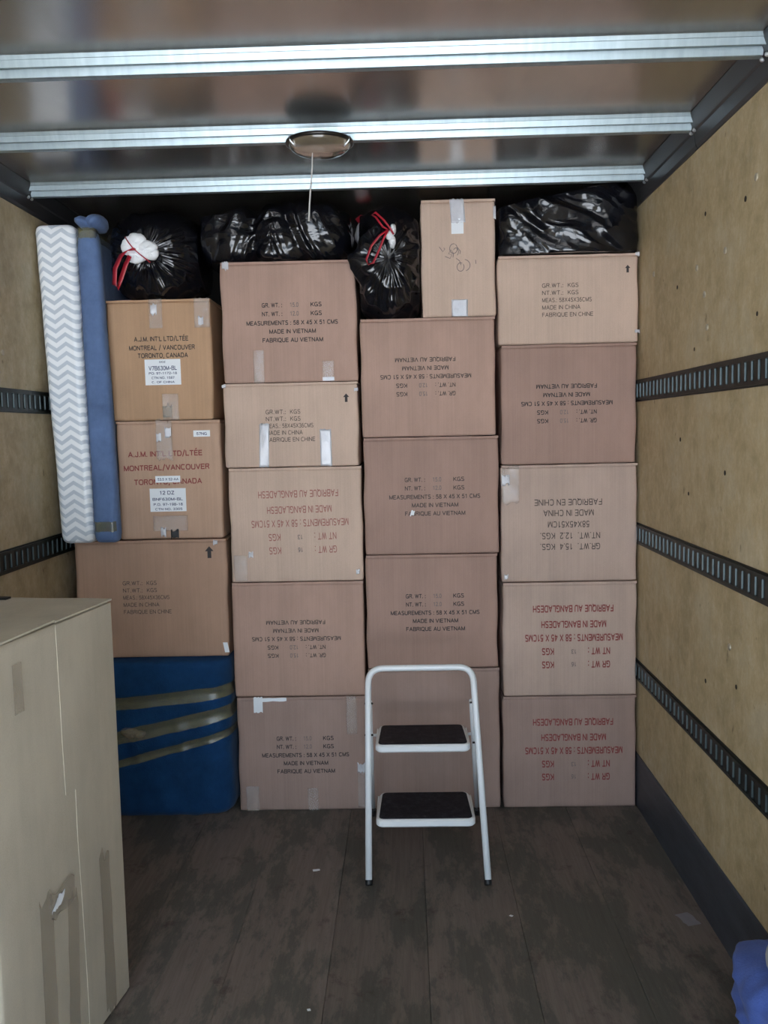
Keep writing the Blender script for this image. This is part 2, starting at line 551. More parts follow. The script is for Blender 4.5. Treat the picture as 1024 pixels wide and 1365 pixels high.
# ------------------------------------------------------------------ lettering
def _arc(cx, cy, rx, ry, a0, a1, n=9):
    return [(cx + rx * math.cos(math.radians(a0 + (a1 - a0) * i / n)), cy + ry * math.sin(math.radians(a0 + (a1 - a0) * i / n))) for i in range(n + 1)]
_bowl = [(0, 0.52), (0.34, 0.52)] + _arc(0.36, 0.76, 0.26, 0.24, -90, 90) + [(0, 1), (0, 0)]
GLYPH = {       # width, strokes; a plain grotesque stencil alphabet
    'A': (0.74, [[(0, 0), (0.37, 1), (0.74, 0)], [(0.13, 0.34), (0.61, 0.34)]]),
    'B': (0.66, [[(0.34, 0.53), (0, 0.53), (0, 1), (0.34, 1)] + _arc(0.36, 0.765, 0.25, 0.235, 90, -90) + [(0.38, 0.53)] + _arc(0.38, 0.265, 0.28, 0.265, 90, -90) + [(0, 0), (0, 0.53)]]),
    'C': (0.70, [_arc(0.37, 0.5, 0.37, 0.5, 45, 315, 16)]),
    'D': (0.70, [[(0, 0), (0, 1), (0.28, 1)] + _arc(0.28, 0.5, 0.42, 0.5, 90, -90, 12) + [(0, 0)]]),
    'E': (0.58, [[(0.58, 1), (0, 1), (0, 0), (0.58, 0)], [(0, 0.52), (0.52, 0.52)]]),
    'F': (0.55, [[(0.55, 1), (0, 1), (0, 0)], [(0, 0.52), (0.48, 0.52)]]),
    'G': (0.74, [_arc(0.38, 0.5, 0.38, 0.5, 45, 320, 16) + [(0.72, 0.45), (0.42, 0.45)], [(0.72, 0.45), (0.72, 0.05)]]),
    'H': (0.66, [[(0, 0), (0, 1)], [(0.66, 0), (0.66, 1)], [(0, 0.52), (0.66, 0.52)]]),
    'I': (0.02, [[(0.01, 0), (0.01, 1)]]),
    'J': (0.48, [[(0.48, 1), (0.48, 0.26)] + _arc(0.24, 0.24, 0.24, 0.24, 0, -180)]),
    'K': (0.66, [[(0, 0), (0, 1)], [(0.62, 1), (0, 0.36)], [(0.22, 0.58), (0.66, 0)]]),
    'L': (0.52, [[(0, 1), (0, 0), (0.52, 0)]]),
    'M': (0.80, [[(0, 0), (0, 1), (0.40, 0.05), (0.80, 1), (0.80, 0)]]),
    'N': (0.68, [[(0, 0), (0, 1), (0.68, 0), (0.68, 1)]]),
    'O': (0.78, [_arc(0.39, 0.5, 0.39, 0.5, 0, 360, 22)]),
    'P': (0.62, [_bowl]),
    'Q': (0.78, [_arc(0.39, 0.5, 0.39, 0.5, 0, 360, 22), [(0.46, 0.24), (0.76, -0.05)]]),
    'R': (0.66, [_bowl, [(0.34, 0.52), (0.50, 0.40), (0.60, 0)]]),
    'S': (0.62, [_arc(0.31, 0.755, 0.28, 0.245, 30, 250, 12) + [(0.31, 0.52)] + _arc(0.31, 0.265, 0.30, 0.265, 70, -155, 12)]),
    'T': (0.64, [[(0, 1), (0.64, 1)], [(0.32, 1), (0.32, 0)]]),
    'U': (0.66, [[(0, 1), (0, 0.33)] + _arc(0.33, 0.33, 0.33, 0.33, 180, 360, 12) + [(0.66, 1)]]),
    'V': (0.70, [[(0, 1), (0.35, 0), (0.70, 1)]]),
    'W': (0.96, [[(0, 1), (0.24, 0), (0.48, 0.95), (0.72, 0), (0.96, 1)]]),
    'X': (0.68, [[(0, 0), (0.66, 1)], [(0.02, 1), (0.68, 0)]]),
    'Y': (0.68, [[(0, 1), (0.34, 0.46), (0.68, 1)], [(0.34, 0.46), (0.34, 0)]]),
    'Z': (0.62, [[(0, 1), (0.62, 1), (0, 0), (0.62, 0)]]),
    '0': (0.54, [_arc(0.27, 0.5, 0.27, 0.5, 0, 360, 20)]),
    '1': (0.54, [[(0.10, 0.78), (0.32, 1), (0.32, 0)]]),
    '2': (0.54, [_arc(0.27, 0.73, 0.25, 0.27, 170, -35, 10) + [(0, 0), (0.54, 0)]]),
    '3': (0.54, [_arc(0.26, 0.755, 0.23, 0.245, 160, -90, 10) + _arc(0.26, 0.265, 0.27, 0.265, 90, -160, 12)]),
    '4': (0.56, [[(0.42, 0), (0.42, 1), (0, 0.28), (0.56, 0.28)]]),
    '5': (0.54, [[(0.50, 1), (0.09, 1), (0.04, 0.50)] + _arc(0.26, 0.32, 0.27, 0.32, 125, -150, 12)]),
    '6': (0.54, [_arc(0.27, 0.31, 0.26, 0.31, 0, 360, 16), _arc(0.40, 0.40, 0.40, 0.60, 178, 80, 8)]),
    '7': (0.54, [[(0, 1), (0.54, 1), (0.18, 0)]]),
    '8': (0.54, [_arc(0.27, 0.765, 0.22, 0.235, 0, 360, 16), _arc(0.27, 0.265, 0.27, 0.265, 0, 360, 16)]),
    '9': (0.54, [_arc(0.27, 0.69, 0.26, 0.31, 0, 360, 16), _arc(0.14, 0.60, 0.40, 0.60, 2, -100, 8)]),
    '.': (0.10, [[(0.0, 0.0), (0.10, 0.0)]]), ',': (0.10, [[(0.08, 0.03), (0.02, -0.16)]]), "'": (0.06, [[(0.03, 1.0), (0.03, 0.76)]]),
    ':': (0.10, [[(0.0, 0.06), (0.10, 0.06)], [(0.0, 0.62), (0.10, 0.62)]]),
    '/': (0.40, [[(0, -0.05), (0.40, 1.05)]]), '-': (0.34, [[(0, 0.42), (0.34, 0.42)]]), ' ': (0.18, []),
}
GLYPH['É'] = (0.58, GLYPH['E'][1] + [[(0.24, 1.14), (0.40, 1.30)]])
_glyphs = {}
def text_mesh(s, wt):
    """one line of stencil lettering as flat strokes of width 2*wt; capitals are one unit high"""
    if (s, wt) in _glyphs:
        return _glyphs[(s, wt)]
    vs, fs = [], []
    x = 0.0
    for ch in s.upper():
        adv, strokes = GLYPH[ch]
        parts_ = []
        for st_ in strokes:
            cur = [st_[0]]
            for i in range(1, len(st_)):
                cur.append(st_[i])
                if i < len(st_) - 1:
                    d1 = Vector((st_[i][0] - st_[i - 1][0], st_[i][1] - st_[i - 1][1])).normalized()
                    d2 = Vector((st_[i + 1][0] - st_[i][0], st_[i + 1][1] - st_[i][1])).normalized()
                    if d1.dot(d2) < 0.45:
                        parts_.append(cur)
                        cur = [st_[i]]
            parts_.append(cur)
        for st_ in parts_:
            n = len(st_)
            closed = math.dist(st_[0], st_[-1]) < 1e-6 and n > 3
            pts = [(max(wt * 0.0, p[0]), min(1 - wt, max(wt, p[1])) if 0 <= p[1] <= 1 else p[1]) for p in st_]
            if not closed:      # square ends
                for e_, f_ in ((0, 1), (-1, -2)):
                    dd = Vector((pts[e_][0] - pts[f_][0], pts[e_][1] - pts[f_][1])).normalized() * wt * 0.6
                    pts[e_] = (pts[e_][0] + dd.x, pts[e_][1] + dd.y)
            k0 = len(vs)
            for i in range(n):
                a = pts[i - 1] if i else (pts[-2] if closed else None)
                b = pts[i + 1] if i < n - 1 else (pts[1] if closed else None)
                p = pts[i]
                d1 = Vector((p[0] - a[0], p[1] - a[1])).normalized() if a else None
                d2 = Vector((b[0] - p[0], b[1] - p[1])).normalized() if b else None
                d1, d2 = d1 or d2, d2 or d1
                t = d1 + d2
                t = t.normalized() if t.length > 0.05 else d1
                nrm = Vector((-t.y, t.x))
                m = min(1.7, 1.0 / max(0.3, abs(nrm.dot(Vector((-d1.y, d1.x))))))
                vs += [(x + p[0] + nrm.x * wt * m, p[1] + nrm.y * wt * m), (x + p[0] - nrm.x * wt * m, p[1] - nrm.y * wt * m)]
            fs += [(k0 + 2 * i, k0 + 2 * i + 1, k0 + 2 * i + 3, k0 + 2 * i + 2) for i in range(n - 1)]
        x += adv + 0.26
    _glyphs[(s, wt)] = (vs, fs)
    return vs, fs

def text_lines(lines, turned, tilt, w, h, put, bold=0.016):
    """lines: (string, u, v, width, cap height, anchor) in fractions of the face; put(x, z) -> 3D point"""
    res = []
    for s, u, v, wd, ch, anchor in lines:
        b = MB()
        vs, fs = text_mesh(s, 0.092 if bold > 0.01 else 0.070)
        x0 = min(p[0] for p in vs); x1 = max(p[0] for p in vs)
        sx = wd * w / (x1 - x0)
        sz = ch * h
        ox = (u - 0.5) * w - (wd * w / 2 if anchor == 'c' else 0)
        oz = (0.5 - v) * h - ch * h / 2
        out = []
        for p in vs:
            X, Z = ox + (p[0] - x0) * sx, oz + p[1] * sz
            X, Z = X - tilt * Z, Z + tilt * X
            if turned: X, Z = -X, -Z
            out.append(Vector(put(X, Z + h / 2)))
        b.add(out, fs)
        res.append(b)
    return res

V_CH, B_CH = 0.037, 0.062
def vietnam(c='CMS'):
    main = [('GR. WT. :', 0.375, 0.362, 0.15, V_CH, 'c'), ('KGS', 0.70, 0.362, 0.082, V_CH, 'c'), ('NT. WT. :', 0.375, 0.434, 0.15, V_CH, 'c'), ('KGS', 0.70, 0.434, 0.082, V_CH, 'c'),
            ('MEASUREMENTS : 58 X 45 X 51 CMS', 0.52, 0.508, 0.675, V_CH, 'c'), ('MADE IN VIETNAM', 0.522, 0.579, 0.345, V_CH, 'c'), ('FABRIQUE AU VIETNAM', 0.522, 0.650, 0.448, V_CH, 'c')]
    return main
V_NUM = [('15.0', 0.54, 0.362, 0.062, V_CH, 'c'), ('12.0', 0.54, 0.434, 0.062, V_CH, 'c')]
def china(dy=0.082, y0=0.345, k=1.0, meas='MEAS.: 58X45X36CMS', ch=0.048):
    L = 0.310
    rows = [('GR.WT.:', 0.150), ('NT.WT.:', 0.150), (meas, 0.352), ('MADE IN CHINA', 0.272), ('FABRIQUE EN CHINE', 0.362)]
    out = [(s, L, y0 + i * dy, wd * k, ch, 'l') for i, (s, wd) in enumerate(rows)]
    out += [('KGS', L + 0.182 * k, y0 + i * dy, 0.076 * k, ch, 'l') for i in range(2)]
    return out
BANGLA = [('GR WT :', 0.285, 0.278, 0.165, B_CH, 'c'), ('KGS', 0.668, 0.278, 0.09, B_CH, 'c'), ('NT WT :', 0.285, 0.395, 0.165, B_CH, 'c'), ('KGS', 0.668, 0.395, 0.09, B_CH, 'c'),
          ('MEASUREMENTS : 58 X 45 X 51CMS', 0.473, 0.514, 0.73, B_CH, 'c'), ('MADE IN BANGLADESH', 0.474, 0.632, 0.485, B_CH, 'c'), ('FABRIQUE AU BANGLADESH', 0.478, 0.768, 0.60, B_CH, 'c')]
B_NUM = [('16', 0.475, 0.280, 0.035, 0.04, 'c'), ('13', 0.475, 0.392, 0.035, 0.04, 'c')]
CHINA_UP = [('GR.WT.  15.4  KGS.', 0.497, 0.300, 0.44, 0.054, 'c'), ('NT.WT.  12.2  KGS.', 0.497, 0.393, 0.44, 0.054, 'c'), ('58X45X51CM', 0.509, 0.490, 0.305, 0.054, 'c'),
            ('MADE IN CHINA', 0.509, 0.587, 0.37, 0.054, 'c'), ('FABRIQUE EN CHINE', 0.511, 0.678, 0.495, 0.054, 'c')]

# ------------------------------------------------------------------ cartons
KRAFT = {}
def kraft(c):
    if c not in KRAFT:
        KRAFT[c] = cardboard('kraft_board', c)
    return KRAFT[c]

CASES = 'stacked shipping cartons'
class Carton:
    def __init__(s, x0, x1, z0, z1, label, color, depth=0.45, yf=FRONT, yaw=0.0, seam='x', seed=0, r=0.007, bulge=0.004, slump=0.006, lid=True, name='carton'):
        s.w, s.h, s.d = x1 - x0, z1 - z0, depth
        rz = math.radians(yaw)
        s.root = empty(name, ((x0 + x1) / 2, yf + depth / 2, z0), label, 'carton', CASES, rz)
        s.bulge, s.seed = bulge, seed
        s.m = kraft(color)
        w, h, d = s.w, s.h, s.d
        bh = h - (0.0095 if lid else 0.001)
        def warp(v):
            near = 1 - min(1.0, (w / 2 - abs(v.x)) / 0.06)
            nearz = 1 - min(1.0, min(v.z, bh - v.z) / 0.06)
            k = 3.1
            jig = slump * nz(v.z * 7 + seed * 3.3, v.y * 5, seed) * max(0, near)
            v.x += jig - abs(slump * 0.4 * max(0, near))
            if v.y < 0:
                v.y = v.y - s.front(v.x, v.z) * (1 if v.y < -d / 2 + 0.02 else 0)
                v.y += abs(nz(v.x * 9 + seed, v.z * 9, 2.2)) * slump * 1.2 * max(max(0, near), max(0, nearz)) ** 2
            v.z += -slump * 0.35 * max(0, nearz) * (abs(nz(v.x * 6, v.y * 6, seed + 5)) if v.z > bh / 2 else 0)
            return v
        me = rounded_box(w - 0.002, d, bh, r, 14, warp)
        link_mesh('carton_body', me, s.m, s.root, True)
        if lid:
            rnd = random.Random(seed)
            for k in (0, 1):
                b = MB()
                g = 0.0015
                n = 16
                if seam == 'x':      # the joint runs across the front
                    ya, yb = (-d / 2 - 0.001, -g) if k == 0 else (g, d / 2)
                    xa, xb = -w / 2 + 0.002, w / 2 - 0.002
                else:                # the joint runs front to back
                    ya, yb = -d / 2 - 0.001, d / 2
                    xa, xb = (-w / 2 + 0.002, -g) if k == 0 else (g, w / 2 - 0.002)
                vs, fs = [], []
                for i in range(n + 1):
                    q = xa + (xb - xa) * i / n
                    j = rnd.uniform(-1, 1) * 0.0012
                    zb = bh - 0.0025 + abs(nz(q * 8, seed, 1.0)) * 0.002
                    zt = h - 0.0015 - abs(nz(q * 7, seed, 4.0)) * 0.003
                    fy = ya + (abs(j) - s.front(q, h) if ya < -d / 4 else 0)
                    vs += [(q, fy, zb), (q, fy, zt), (q, yb, h - 0.0015), (q, yb, bh)]
                for i in range(n):
                    a = i * 4
                    for e in range(4):
                        f = (e + 1) % 4
                        fs.append((a + e, a + f, a + 4 + f, a + 4 + e)[::-1])
                fs += [(0, 1, 2, 3)[::-1], tuple(n * 4 + e for e in range(4))]
                b.add(vs, fs)
                b.build('flap', s.m, s.root)
    def front(s, x, z):
        a = max(0.0, math.cos(math.pi * max(-0.5, min(0.5, x / s.w))))
        b = max(0.0, math.sin(math.pi * max(0, min(1, z / s.h))))
        return s.bulge * a * b
    def put(s, x, z, off=0.0007):
        return (x, -s.d / 2 - s.front(x, z) - off, z)
    def print(s, lines, m, turned=False, tilt=0.0, bold=0.016, name='lettering', off=0.0007):
        for b in text_lines(lines, turned, tilt, s.w, s.h, lambda x, z: s.put(x, z, off), bold):
            b.build(name, m, s.root)
    def patch(s, u0, u1, v0, v1, m, name='packing_tape', off=0.0018, wrinkle=0.0, skew=0.0, ragged=0.0, label=None, over=0.0):
        """a thin sheet stuck on the front face (fractions from the left and from the top)"""
        nx, nzz = 7, 14
        top, bot = [], []
        rnd = random.Random(int(u0 * 997 + v0 * 571) + s.seed)
        for j in range(nzz + 1):
            for i in range(nx + 1):
                u = u0 + (u1 - u0) * i / nx + skew * (j / nzz)
                v = v0 + (v1 - v0) * j / nzz
                if ragged and j == nzz: v += rnd.uniform(-1, 1) * ragged
                if ragged and j == 0: v += rnd.uniform(-1, 1) * ragged
                x, z = (u - 0.5) * s.w, (1 - v) * s.h
                o = off + wrinkle * (0.5 + nz(x * 45, z * 30, s.seed + 0.5))
                top.append(Vector(s.put(x, z, o)))
                bot.append(Vector(s.put(x, z, o - 0.0007)))
        k = nx + 1
        n = len(top)
        fs = []
        for j in range(nzz):
            for i in range(nx):
                a = j * k + i
                fs.append((a, a + k, a + k + 1, a + 1))
                fs.append((n + a, n + a + 1, n + a + k + 1, n + a + k))
        rim = [i for i in range(nx)] + [j * k + nx for j in range(nzz)] + [nzz * k + i for i in range(nx, 0, -1)] + [j * k for j in range(nzz, 0, -1)]
        for i, a in enumerate(rim):
            c = rim[(i + 1) % len(rim)]
            fs.append((a, c, n + c, n + a))
        o = mesh(name, top + bot, fs, m, s.root, wrinkle > 0)
        if label: o['label'] = label
        return o
    def arrow(s, u, v, hh, m):
        """the printed this-way-up arrow"""
        a = hh * s.h
        cx, cz = (u - 0.5) * s.w, (1 - v) * s.h
        pts = [(-0.16, -0.5), (0.16, -0.5), (0.16, 0.08), (0.36, 0.08), (0, 0.5), (-0.36, 0.08), (-0.16, 0.08)]
        vs = [s.put(cx + p[0] * a, cz + p[1] * a, 0.0008) for p in pts]
        mesh('printed_arrow', vs, [(0, 1, 2, 6), (6, 2, 3, 4, 5)], m, s.root)
    def stroke(s, pts, m, wd=0.0012, name='handwriting'):
        b = MB()
        for line in pts:
            P = [Vector(s.put((u - 0.5) * s.w, (1 - v) * s.h, 0.0008)) for u, v in line]
            L, R_ = [], []
            for i, p in enumerate(P):
                t = (P[min(i + 1, len(P) - 1)] - P[max(i - 1, 0)]).normalized()
                nrm = t.cross(Vector((0, 1, 0))).normalized() * wd
                L.append(p + nrm); R_.append(p - nrm)
            n = len(P)
            b.add(L + R_, [(i, i + 1, n + i + 1, n + i) for i in range(n - 1)])
        b.build(name, m, s.root)
    def scuff(s, u, v, size, m=None):
        """a crumpled, torn bit of tape at a corner"""
        s.patch(u - size / 2, u + size / 2, v - size * 0.6, v + size * 0.6, m or M_TAPE_SHINY, 'tape_scrap', 0.0022, 0.004, 0.0, size * 0.35)

def arc(cx, cy, rx, ry, a0, a1, n=14, rot=0.0):
    out = []
    for i in range(n + 1):
        a = math.radians(a0 + (a1 - a0) * i / n)
        x, y = rx * math.cos(a), ry * math.sin(a)
        out.append((cx + x * math.cos(rot) - y * math.sin(rot), cy + x * math.sin(rot) + y * math.cos(rot)))
    return out

# colours of the boards
K_TAN, K_PINK, K_PALE, K_BROWN, K_DUSK, K_GREY, K_HONEY, K_SHADE = (0.51, 0.338, 0.240), (0.46, 0.303, 0.242), (0.595, 0.442, 0.350), (0.39, 0.253, 0.205), (0.37, 0.258, 0.218), (0.515, 0.385, 0.318), (0.50, 0.315, 0.190), (0.43, 0.275, 0.195)

# --- second stack from the left
X0, X1 = -0.764, -0.192
c = Carton(X0, X1, 0.0, 0.517, 'bottom carton of the second stack, scuffed, black lettering, white torn tape', K_DUSK, yaw=0.3, seed=11)
c.print(vietnam(), M_INK_BLACK); c.print(V_NUM, M_INK_GREY, name='stamped_weight')
c.patch(0.13, 0.20, 0.0, 0.13, M_WHITE_PAPER, 'torn_white_tape', ragged=0.006, label='torn white tape strip')
c.patch(0.20, 0.385, 0.008, 0.036, M_WHITE_PAPER, 'torn_white_tape', ragged=0.004)
c.patch(0.845, 0.925, 0.0, 0.33, M_TAPE, wrinkle=0.002)
c.patch(0.05, 0.15, 0.78, 1.0, M_TAPE, wrinkle=0.003); c.patch(0.53, 0.61, 0.80, 1.0, M_TAPE, wrinkle=0.003)
c.patch(0.92, 0.99, 0.60, 0.98, M_TAPE, wrinkle=0.003); c.scuff(0.95, 0.63, 0.06)
c = Carton(X0 - 0.003, X1 + 0.003, 0.518, 1.029, 'brown carton, inverted black lettering, on the second stack, second from the floor', K_PINK, yaw=-0.2, seed=12)
c.print(vietnam(), M_INK_BROWN, True); c.print(V_NUM, M_INK_GREY, True, name='stamped_weight')
c = Carton(X0 + 0.001, X1 + 0.004, 1.030, 1.528, 'pale carton with faded red inverted lettering in the second stack', K_PALE, yf=FRONT - 0.004, yaw=0.2, seed=13)
c.print(BANGLA, M_INK_PALERED, True, tilt=0.012, bold=0.010); c.print(B_NUM, M_INK_GREY, True, name='stamped_weight')
c.patch(0.02, 0.12, 0.76, 0.99, M_TAPE, wrinkle=0.003); c.scuff(0.15, 0.755, 0.035); c.scuff(0.955, 0.92, 0.03)
c = Carton(X0 - 0.007, X1 - 0.001, 1.529, 1.889, 'low pale carton held by two bright vertical tape strips', K_PALE, yaw=-0.3, seed=14)
c.print(china(ch=0.052), M_INK_BROWN, bold=0.008); c.arrow(0.91, 0.195, 0.10, M_INK_BLACK)
c.patch(0.262, 0.335, 0.48, 1.0, M_TAPE_SHINY, wrinkle=0.002, skew=-0.012, ragged=0.008, label='bright shiny tape strip')
c.patch(0.708, 0.792, 0.56, 1.0, M_TAPE_SHINY, wrinkle=0.002, skew=0.002, ragged=0.008, label='bright shiny tape strip')
c.scuff(0.005, 0.03, 0.03); c.scuff(0.985, 0.1, 0.03)
c = Carton(X0 - 0.004, X1 + 0.0, 1.890, 2.398, 'topmost carton of the second stack, upright black lettering', K_PINK, yaw=0.2, seed=15)
c.print(vietnam(), M_INK_BLACK); c.print(V_NUM, M_INK_GREY, name='stamped_weight')
c.patch(0.225, 0.305, 0.73, 1.0, M_TAPE, wrinkle=0.002); c.patch(0.735, 0.82, 0.83, 1.0, M_TAPE, wrinkle=0.002); c.patch(0.735, 0.82, 0.965, 0.995, M_TAPE_SHINY, off=0.004)
c.scuff(0.04, 0.03, 0.05)

# --- third stack
X0, X1 = -0.179, 0.393
c = Carton(X0 - 0.004, X1 + 0.003, 0.0, 0.635, 'tall plain carton standing on the floor behind the step stool', K_DUSK, yaw=0.2, seed=21)
c = Carton(X0, X1, 0.636, 1.139, 'brown carton with upright lettering directly above the step stool', K_BROWN, yaw=-0.2, seed=22)
c.print(vietnam(), M_INK_BLACK); c.print(V_NUM, M_INK_GREY, name='stamped_weight')
c = Carton(X0 + 0.001, X1 + 0.008, 1.140, 1.646, 'reddish brown carton, small tear in its lettering, middle of the third stack', K_BROWN, yf=FRONT - 0.003, yaw=0.2, seed=23)
c.print(vietnam(), M_INK_BROWN); c.print(V_NUM, M_INK_GREY, name='stamped_weight')
c.patch(0.345, 0.372, 0.625, 0.665, M_WHITE_PAPER, 'torn_paper', ragged=0.01, skew=-0.01)
c = Carton(X0, X1, 1.647, 2.147, 'brown carton with inverted lettering under the round bag and narrow box', K_PINK, yaw=-0.3, seed=24)
c.print(vietnam(), M_INK_BROWN, True); c.print(V_NUM, M_INK_GREY, True, name='stamped_weight')

# --- right-hand stack
X0, X1 = 0.411, 0.990
c = Carton(X0 - 0.002, X1 + 0.002, 0.0, 0.505, 'bottom carton of the right stack, red inverted lettering, on the floor', K_DUSK, yaw=0.0, seed=31)
c.print(BANGLA, M_INK_RED, True); c.print(B_NUM, M_INK_GREY, True, name='stamped_weight')
c = Carton(X0 + 0.001, X1, 0.506, 1.009, 'right stack carton with red inverted lettering, second from the floor', K_GREY, yf=FRONT - 0.006, yaw=0.1, seed=32)
c.print(BANGLA, M_INK_RED, True); c.print(B_NUM, M_INK_GREY, True, name='stamped_weight')
c = Carton(X0, X1 + 0.003, 1.010, 1.517, 'pale carton with grey inverted lettering and crinkled tape, middle of the right stack', K_GREY, yaw=-0.1, seed=33)
c.print(CHINA_UP, M_INK_BROWN, True, bold=0.008)
c.patch(0.0, 0.13, 0.02, 0.32, M_TAPE, wrinkle=0.004, ragged=0.02); c.scuff(0.03, 0.12, 0.06); c.scuff(0.03, 0.95, 0.03)
c = Carton(X0 + 0.004, X1 - 0.002, 1.518, 2.024, 'brown carton with black inverted lettering in the right stack', K_BROWN, yaw=0.2, seed=34)
c.print(vietnam(), M_INK_BLACK, True); c.print(V_NUM, M_INK_GREY, True, name='stamped_weight')
c = Carton(X0 - 0.005, X1 + 0.004, 2.025, 2.393, 'low carton topping the right stack, printed arrow in its corner', K_PALE, yf=FRONT - 0.006, yaw=-0.2, seed=35, r=0.010)
c.print(china(), M_INK_BROWN, bold=0.008); c.arrow(0.917, 0.178, 0.085, M_INK_BLACK)
c.scuff(0.985, 0.02, 0.03); c.scuff(0.985, 0.88, 0.035)

# --- left-hand stack
c = Carton(-1.452, -0.786, 0.703, 1.224, 'wide brown carton between the blue bundle and the lettered cartons', K_SHADE, depth=0.62, yaw=0.3, seed=41)
c.print(china(0.061, 0.362, 0.87, ch=0.034), M_INK_BROWN, bold=0.008); c.arrow(0.888, 0.112, 0.10, M_INK_BLACK)
c.patch(0.955, 0.985, 0.88, 0.965, M_WHITE_PAPER, 'torn_white_tape', skew=0.012, label='torn white tape corner'); c.scuff(0.93, 0.03, 0.03)
c = Carton(-1.245, -0.793, 1.226, 1.739, 'carton with red lettering and three white stickers, beside the blue wrapped panel', K_TAN, depth=0.58, yaw=0.5, seam='y', seed=42, r=0.009, slump=0.006)
fx = lambda q: (q - 150) / 780.0
fy = lambda q: (q - 120) / 905.0
c.print([("A.J.M. INT'L LTD/LTÉE", fx(512), fy(370), 0.71, 0.047, 'c'), ('MONTREAL/VANCOUVER', fx(518), fy(475), 0.82, 0.047, 'c'), ('TORONTO, CANADA', fx(525), fy(583), 0.65, 0.047, 'c')], M_INK_RED, tilt=0.008)
c.patch(fx(450), fx(570), 0.0, 0.33, M_TAPE, wrinkle=0.004, ragged=0.02); c.scuff(fx(470), 0.14, 0.05); c.scuff(fx(540), 0.10, 0.06)
c.patch(fx(728), fx(852), fy(200), fy(248), M_WHITE_PAPER, 'sticker', 0.0026, label='small white sticker')
c.print([('57NG', fx(790), fy(225), 0.10, 0.024, 'c')], M_INK_BLUE, name='sticker_lettering', off=0.0032)
c.patch(fx(432), fx(618), fy(540), fy(590), M_WHITE_PAPER, 'sticker', 0.0026, label='narrow white sticker over the red lettering')
c.print([('53.5 x 52-AA', fx(527), fy(565), 0.20, 0.022, 'c')], M_INK_BLUE, name='sticker_lettering', off=0.0032)
c.patch(fx(385), fx(655), fy(635), fy(812), M_WHITE_PAPER, 'paper_label', 0.0026, label='white address label')
c.print([('12 DZ', fx(515), fy(668), 0.14, 0.032, 'c'), ('BNF630M-BL', fx(517), fy(717), 0.29, 0.024, 'c'), ('P.O. 97-198-18', fx(520), fy(757), 0.28, 0.022, 'c'), ('CTN NO. 3305', fx(523), fy(793), 0.26, 0.020, 'c')], M_INK_BLUE, name='label_lettering', off=0.0032)
c.patch(fx(400), fx(660), 0.80, 0.93, M_TAPE, wrinkle=0.001); c.patch(fx(530), fx(590), 0.93, 0.99, M_RUBBER, 'tape_scrap', 0.002, 0.002, ragged=0.02, label='dark torn scrap'); c.scuff(fx(475), 0.94, 0.05)
c = Carton(-1.263, -0.816, 1.740, 2.252, 'top carton of the left stack, black lettering, one white label', K_HONEY, depth=0.58, yaw=0.4, seam='y', seed=43, r=0.009)
fx = lambda q: (q - 425) / 525.0
fy = lambda q: (q - 505) / 590.0
c.print([("A.J.M. INT'L LTD/LTÉE", fx(697), fy(697), 0.52, 0.040, 'c'), ('MONTREAL / VANCOUVER', fx(699), fy(740), 0.63, 0.040, 'c'), ('TORONTO, CANADA', fx(703), fy(778), 0.48, 0.040, 'c')], M_INK_BLACK)
c.patch(fx(642), fx(708), 0.0, 0.24, M_TAPE, wrinkle=0.003); c.scuff(fx(665), 0.08, 0.06)
c.patch(fx(610), fx(790), fy(797), fy(922), M_WHITE_PAPER, 'paper_label', 0.0026, label='white address label')
c.print([('DOZ', fx(700), fy(810), 0.06, 0.016, 'c'), ('V7B630M-BL', fx(700), fy(840), 0.27, 0.036, 'c'), ('PO: 97-1172-18', fx(700), fy(865), 0.27, 0.020, 'c'), ('CTN NO. 1587', fx(700), fy(887), 0.22, 0.020, 'c'), ('C. OF CHINA', fx(700), fy(908), 0.22, 0.018, 'c')], M_INK_BLUE, name='label_lettering', off=0.0032)
c.patch(fx(690), fx(772), 0.78, 1.0, M_TAPE, wrinkle=0.003); c.scuff(fx(715), 0.93, 0.09, M_TAPE_BROWN); c.scuff(fx(900), 0.19, 0.05)
c.patch(fx(868), fx(945), 0.0, 0.24, M_TAPE, wrinkle=0.003)

# --- the narrow box standing on the third stack
c = Carton(0.086, 0.398, 2.148, 2.630, 'narrow upright carton with pencilled number, touching the ceiling', K_PALE, depth=0.42, yf=FRONT - 0.004, yaw=-0.2, seam='y', seed=51, r=0.008)
fx = lambda q: (q - 520) / 470.0
fy = lambda q: (q - 75) / 722.0
c.patch(fx(700), fx(790), 0.0, 0.20, M_TAPE_SHINY, wrinkle=0.004, skew=0.02, ragged=0.01)
c.patch(fx(710), fx(787), fy(195), fy(288), M_WHITE_PAPER, 'paper_label', 0.0028, skew=0.0, label='small white label')
c.stroke([[(fx(760), fy(215)), (fx(748), fy(222)), (fx(762), fy(245)), (fx(757), fy(250))]], M_PEN, 0.0007)
c.patch(fx(705), fx(808), fy(692), 1.0, M_TAPE_SHINY, wrinkle=0.001, off=0.0016)
t3 = [(fx(q[0]), fy(q[1])) for q in [(632, 365), (655, 395), (668, 378), (660, 372)]]
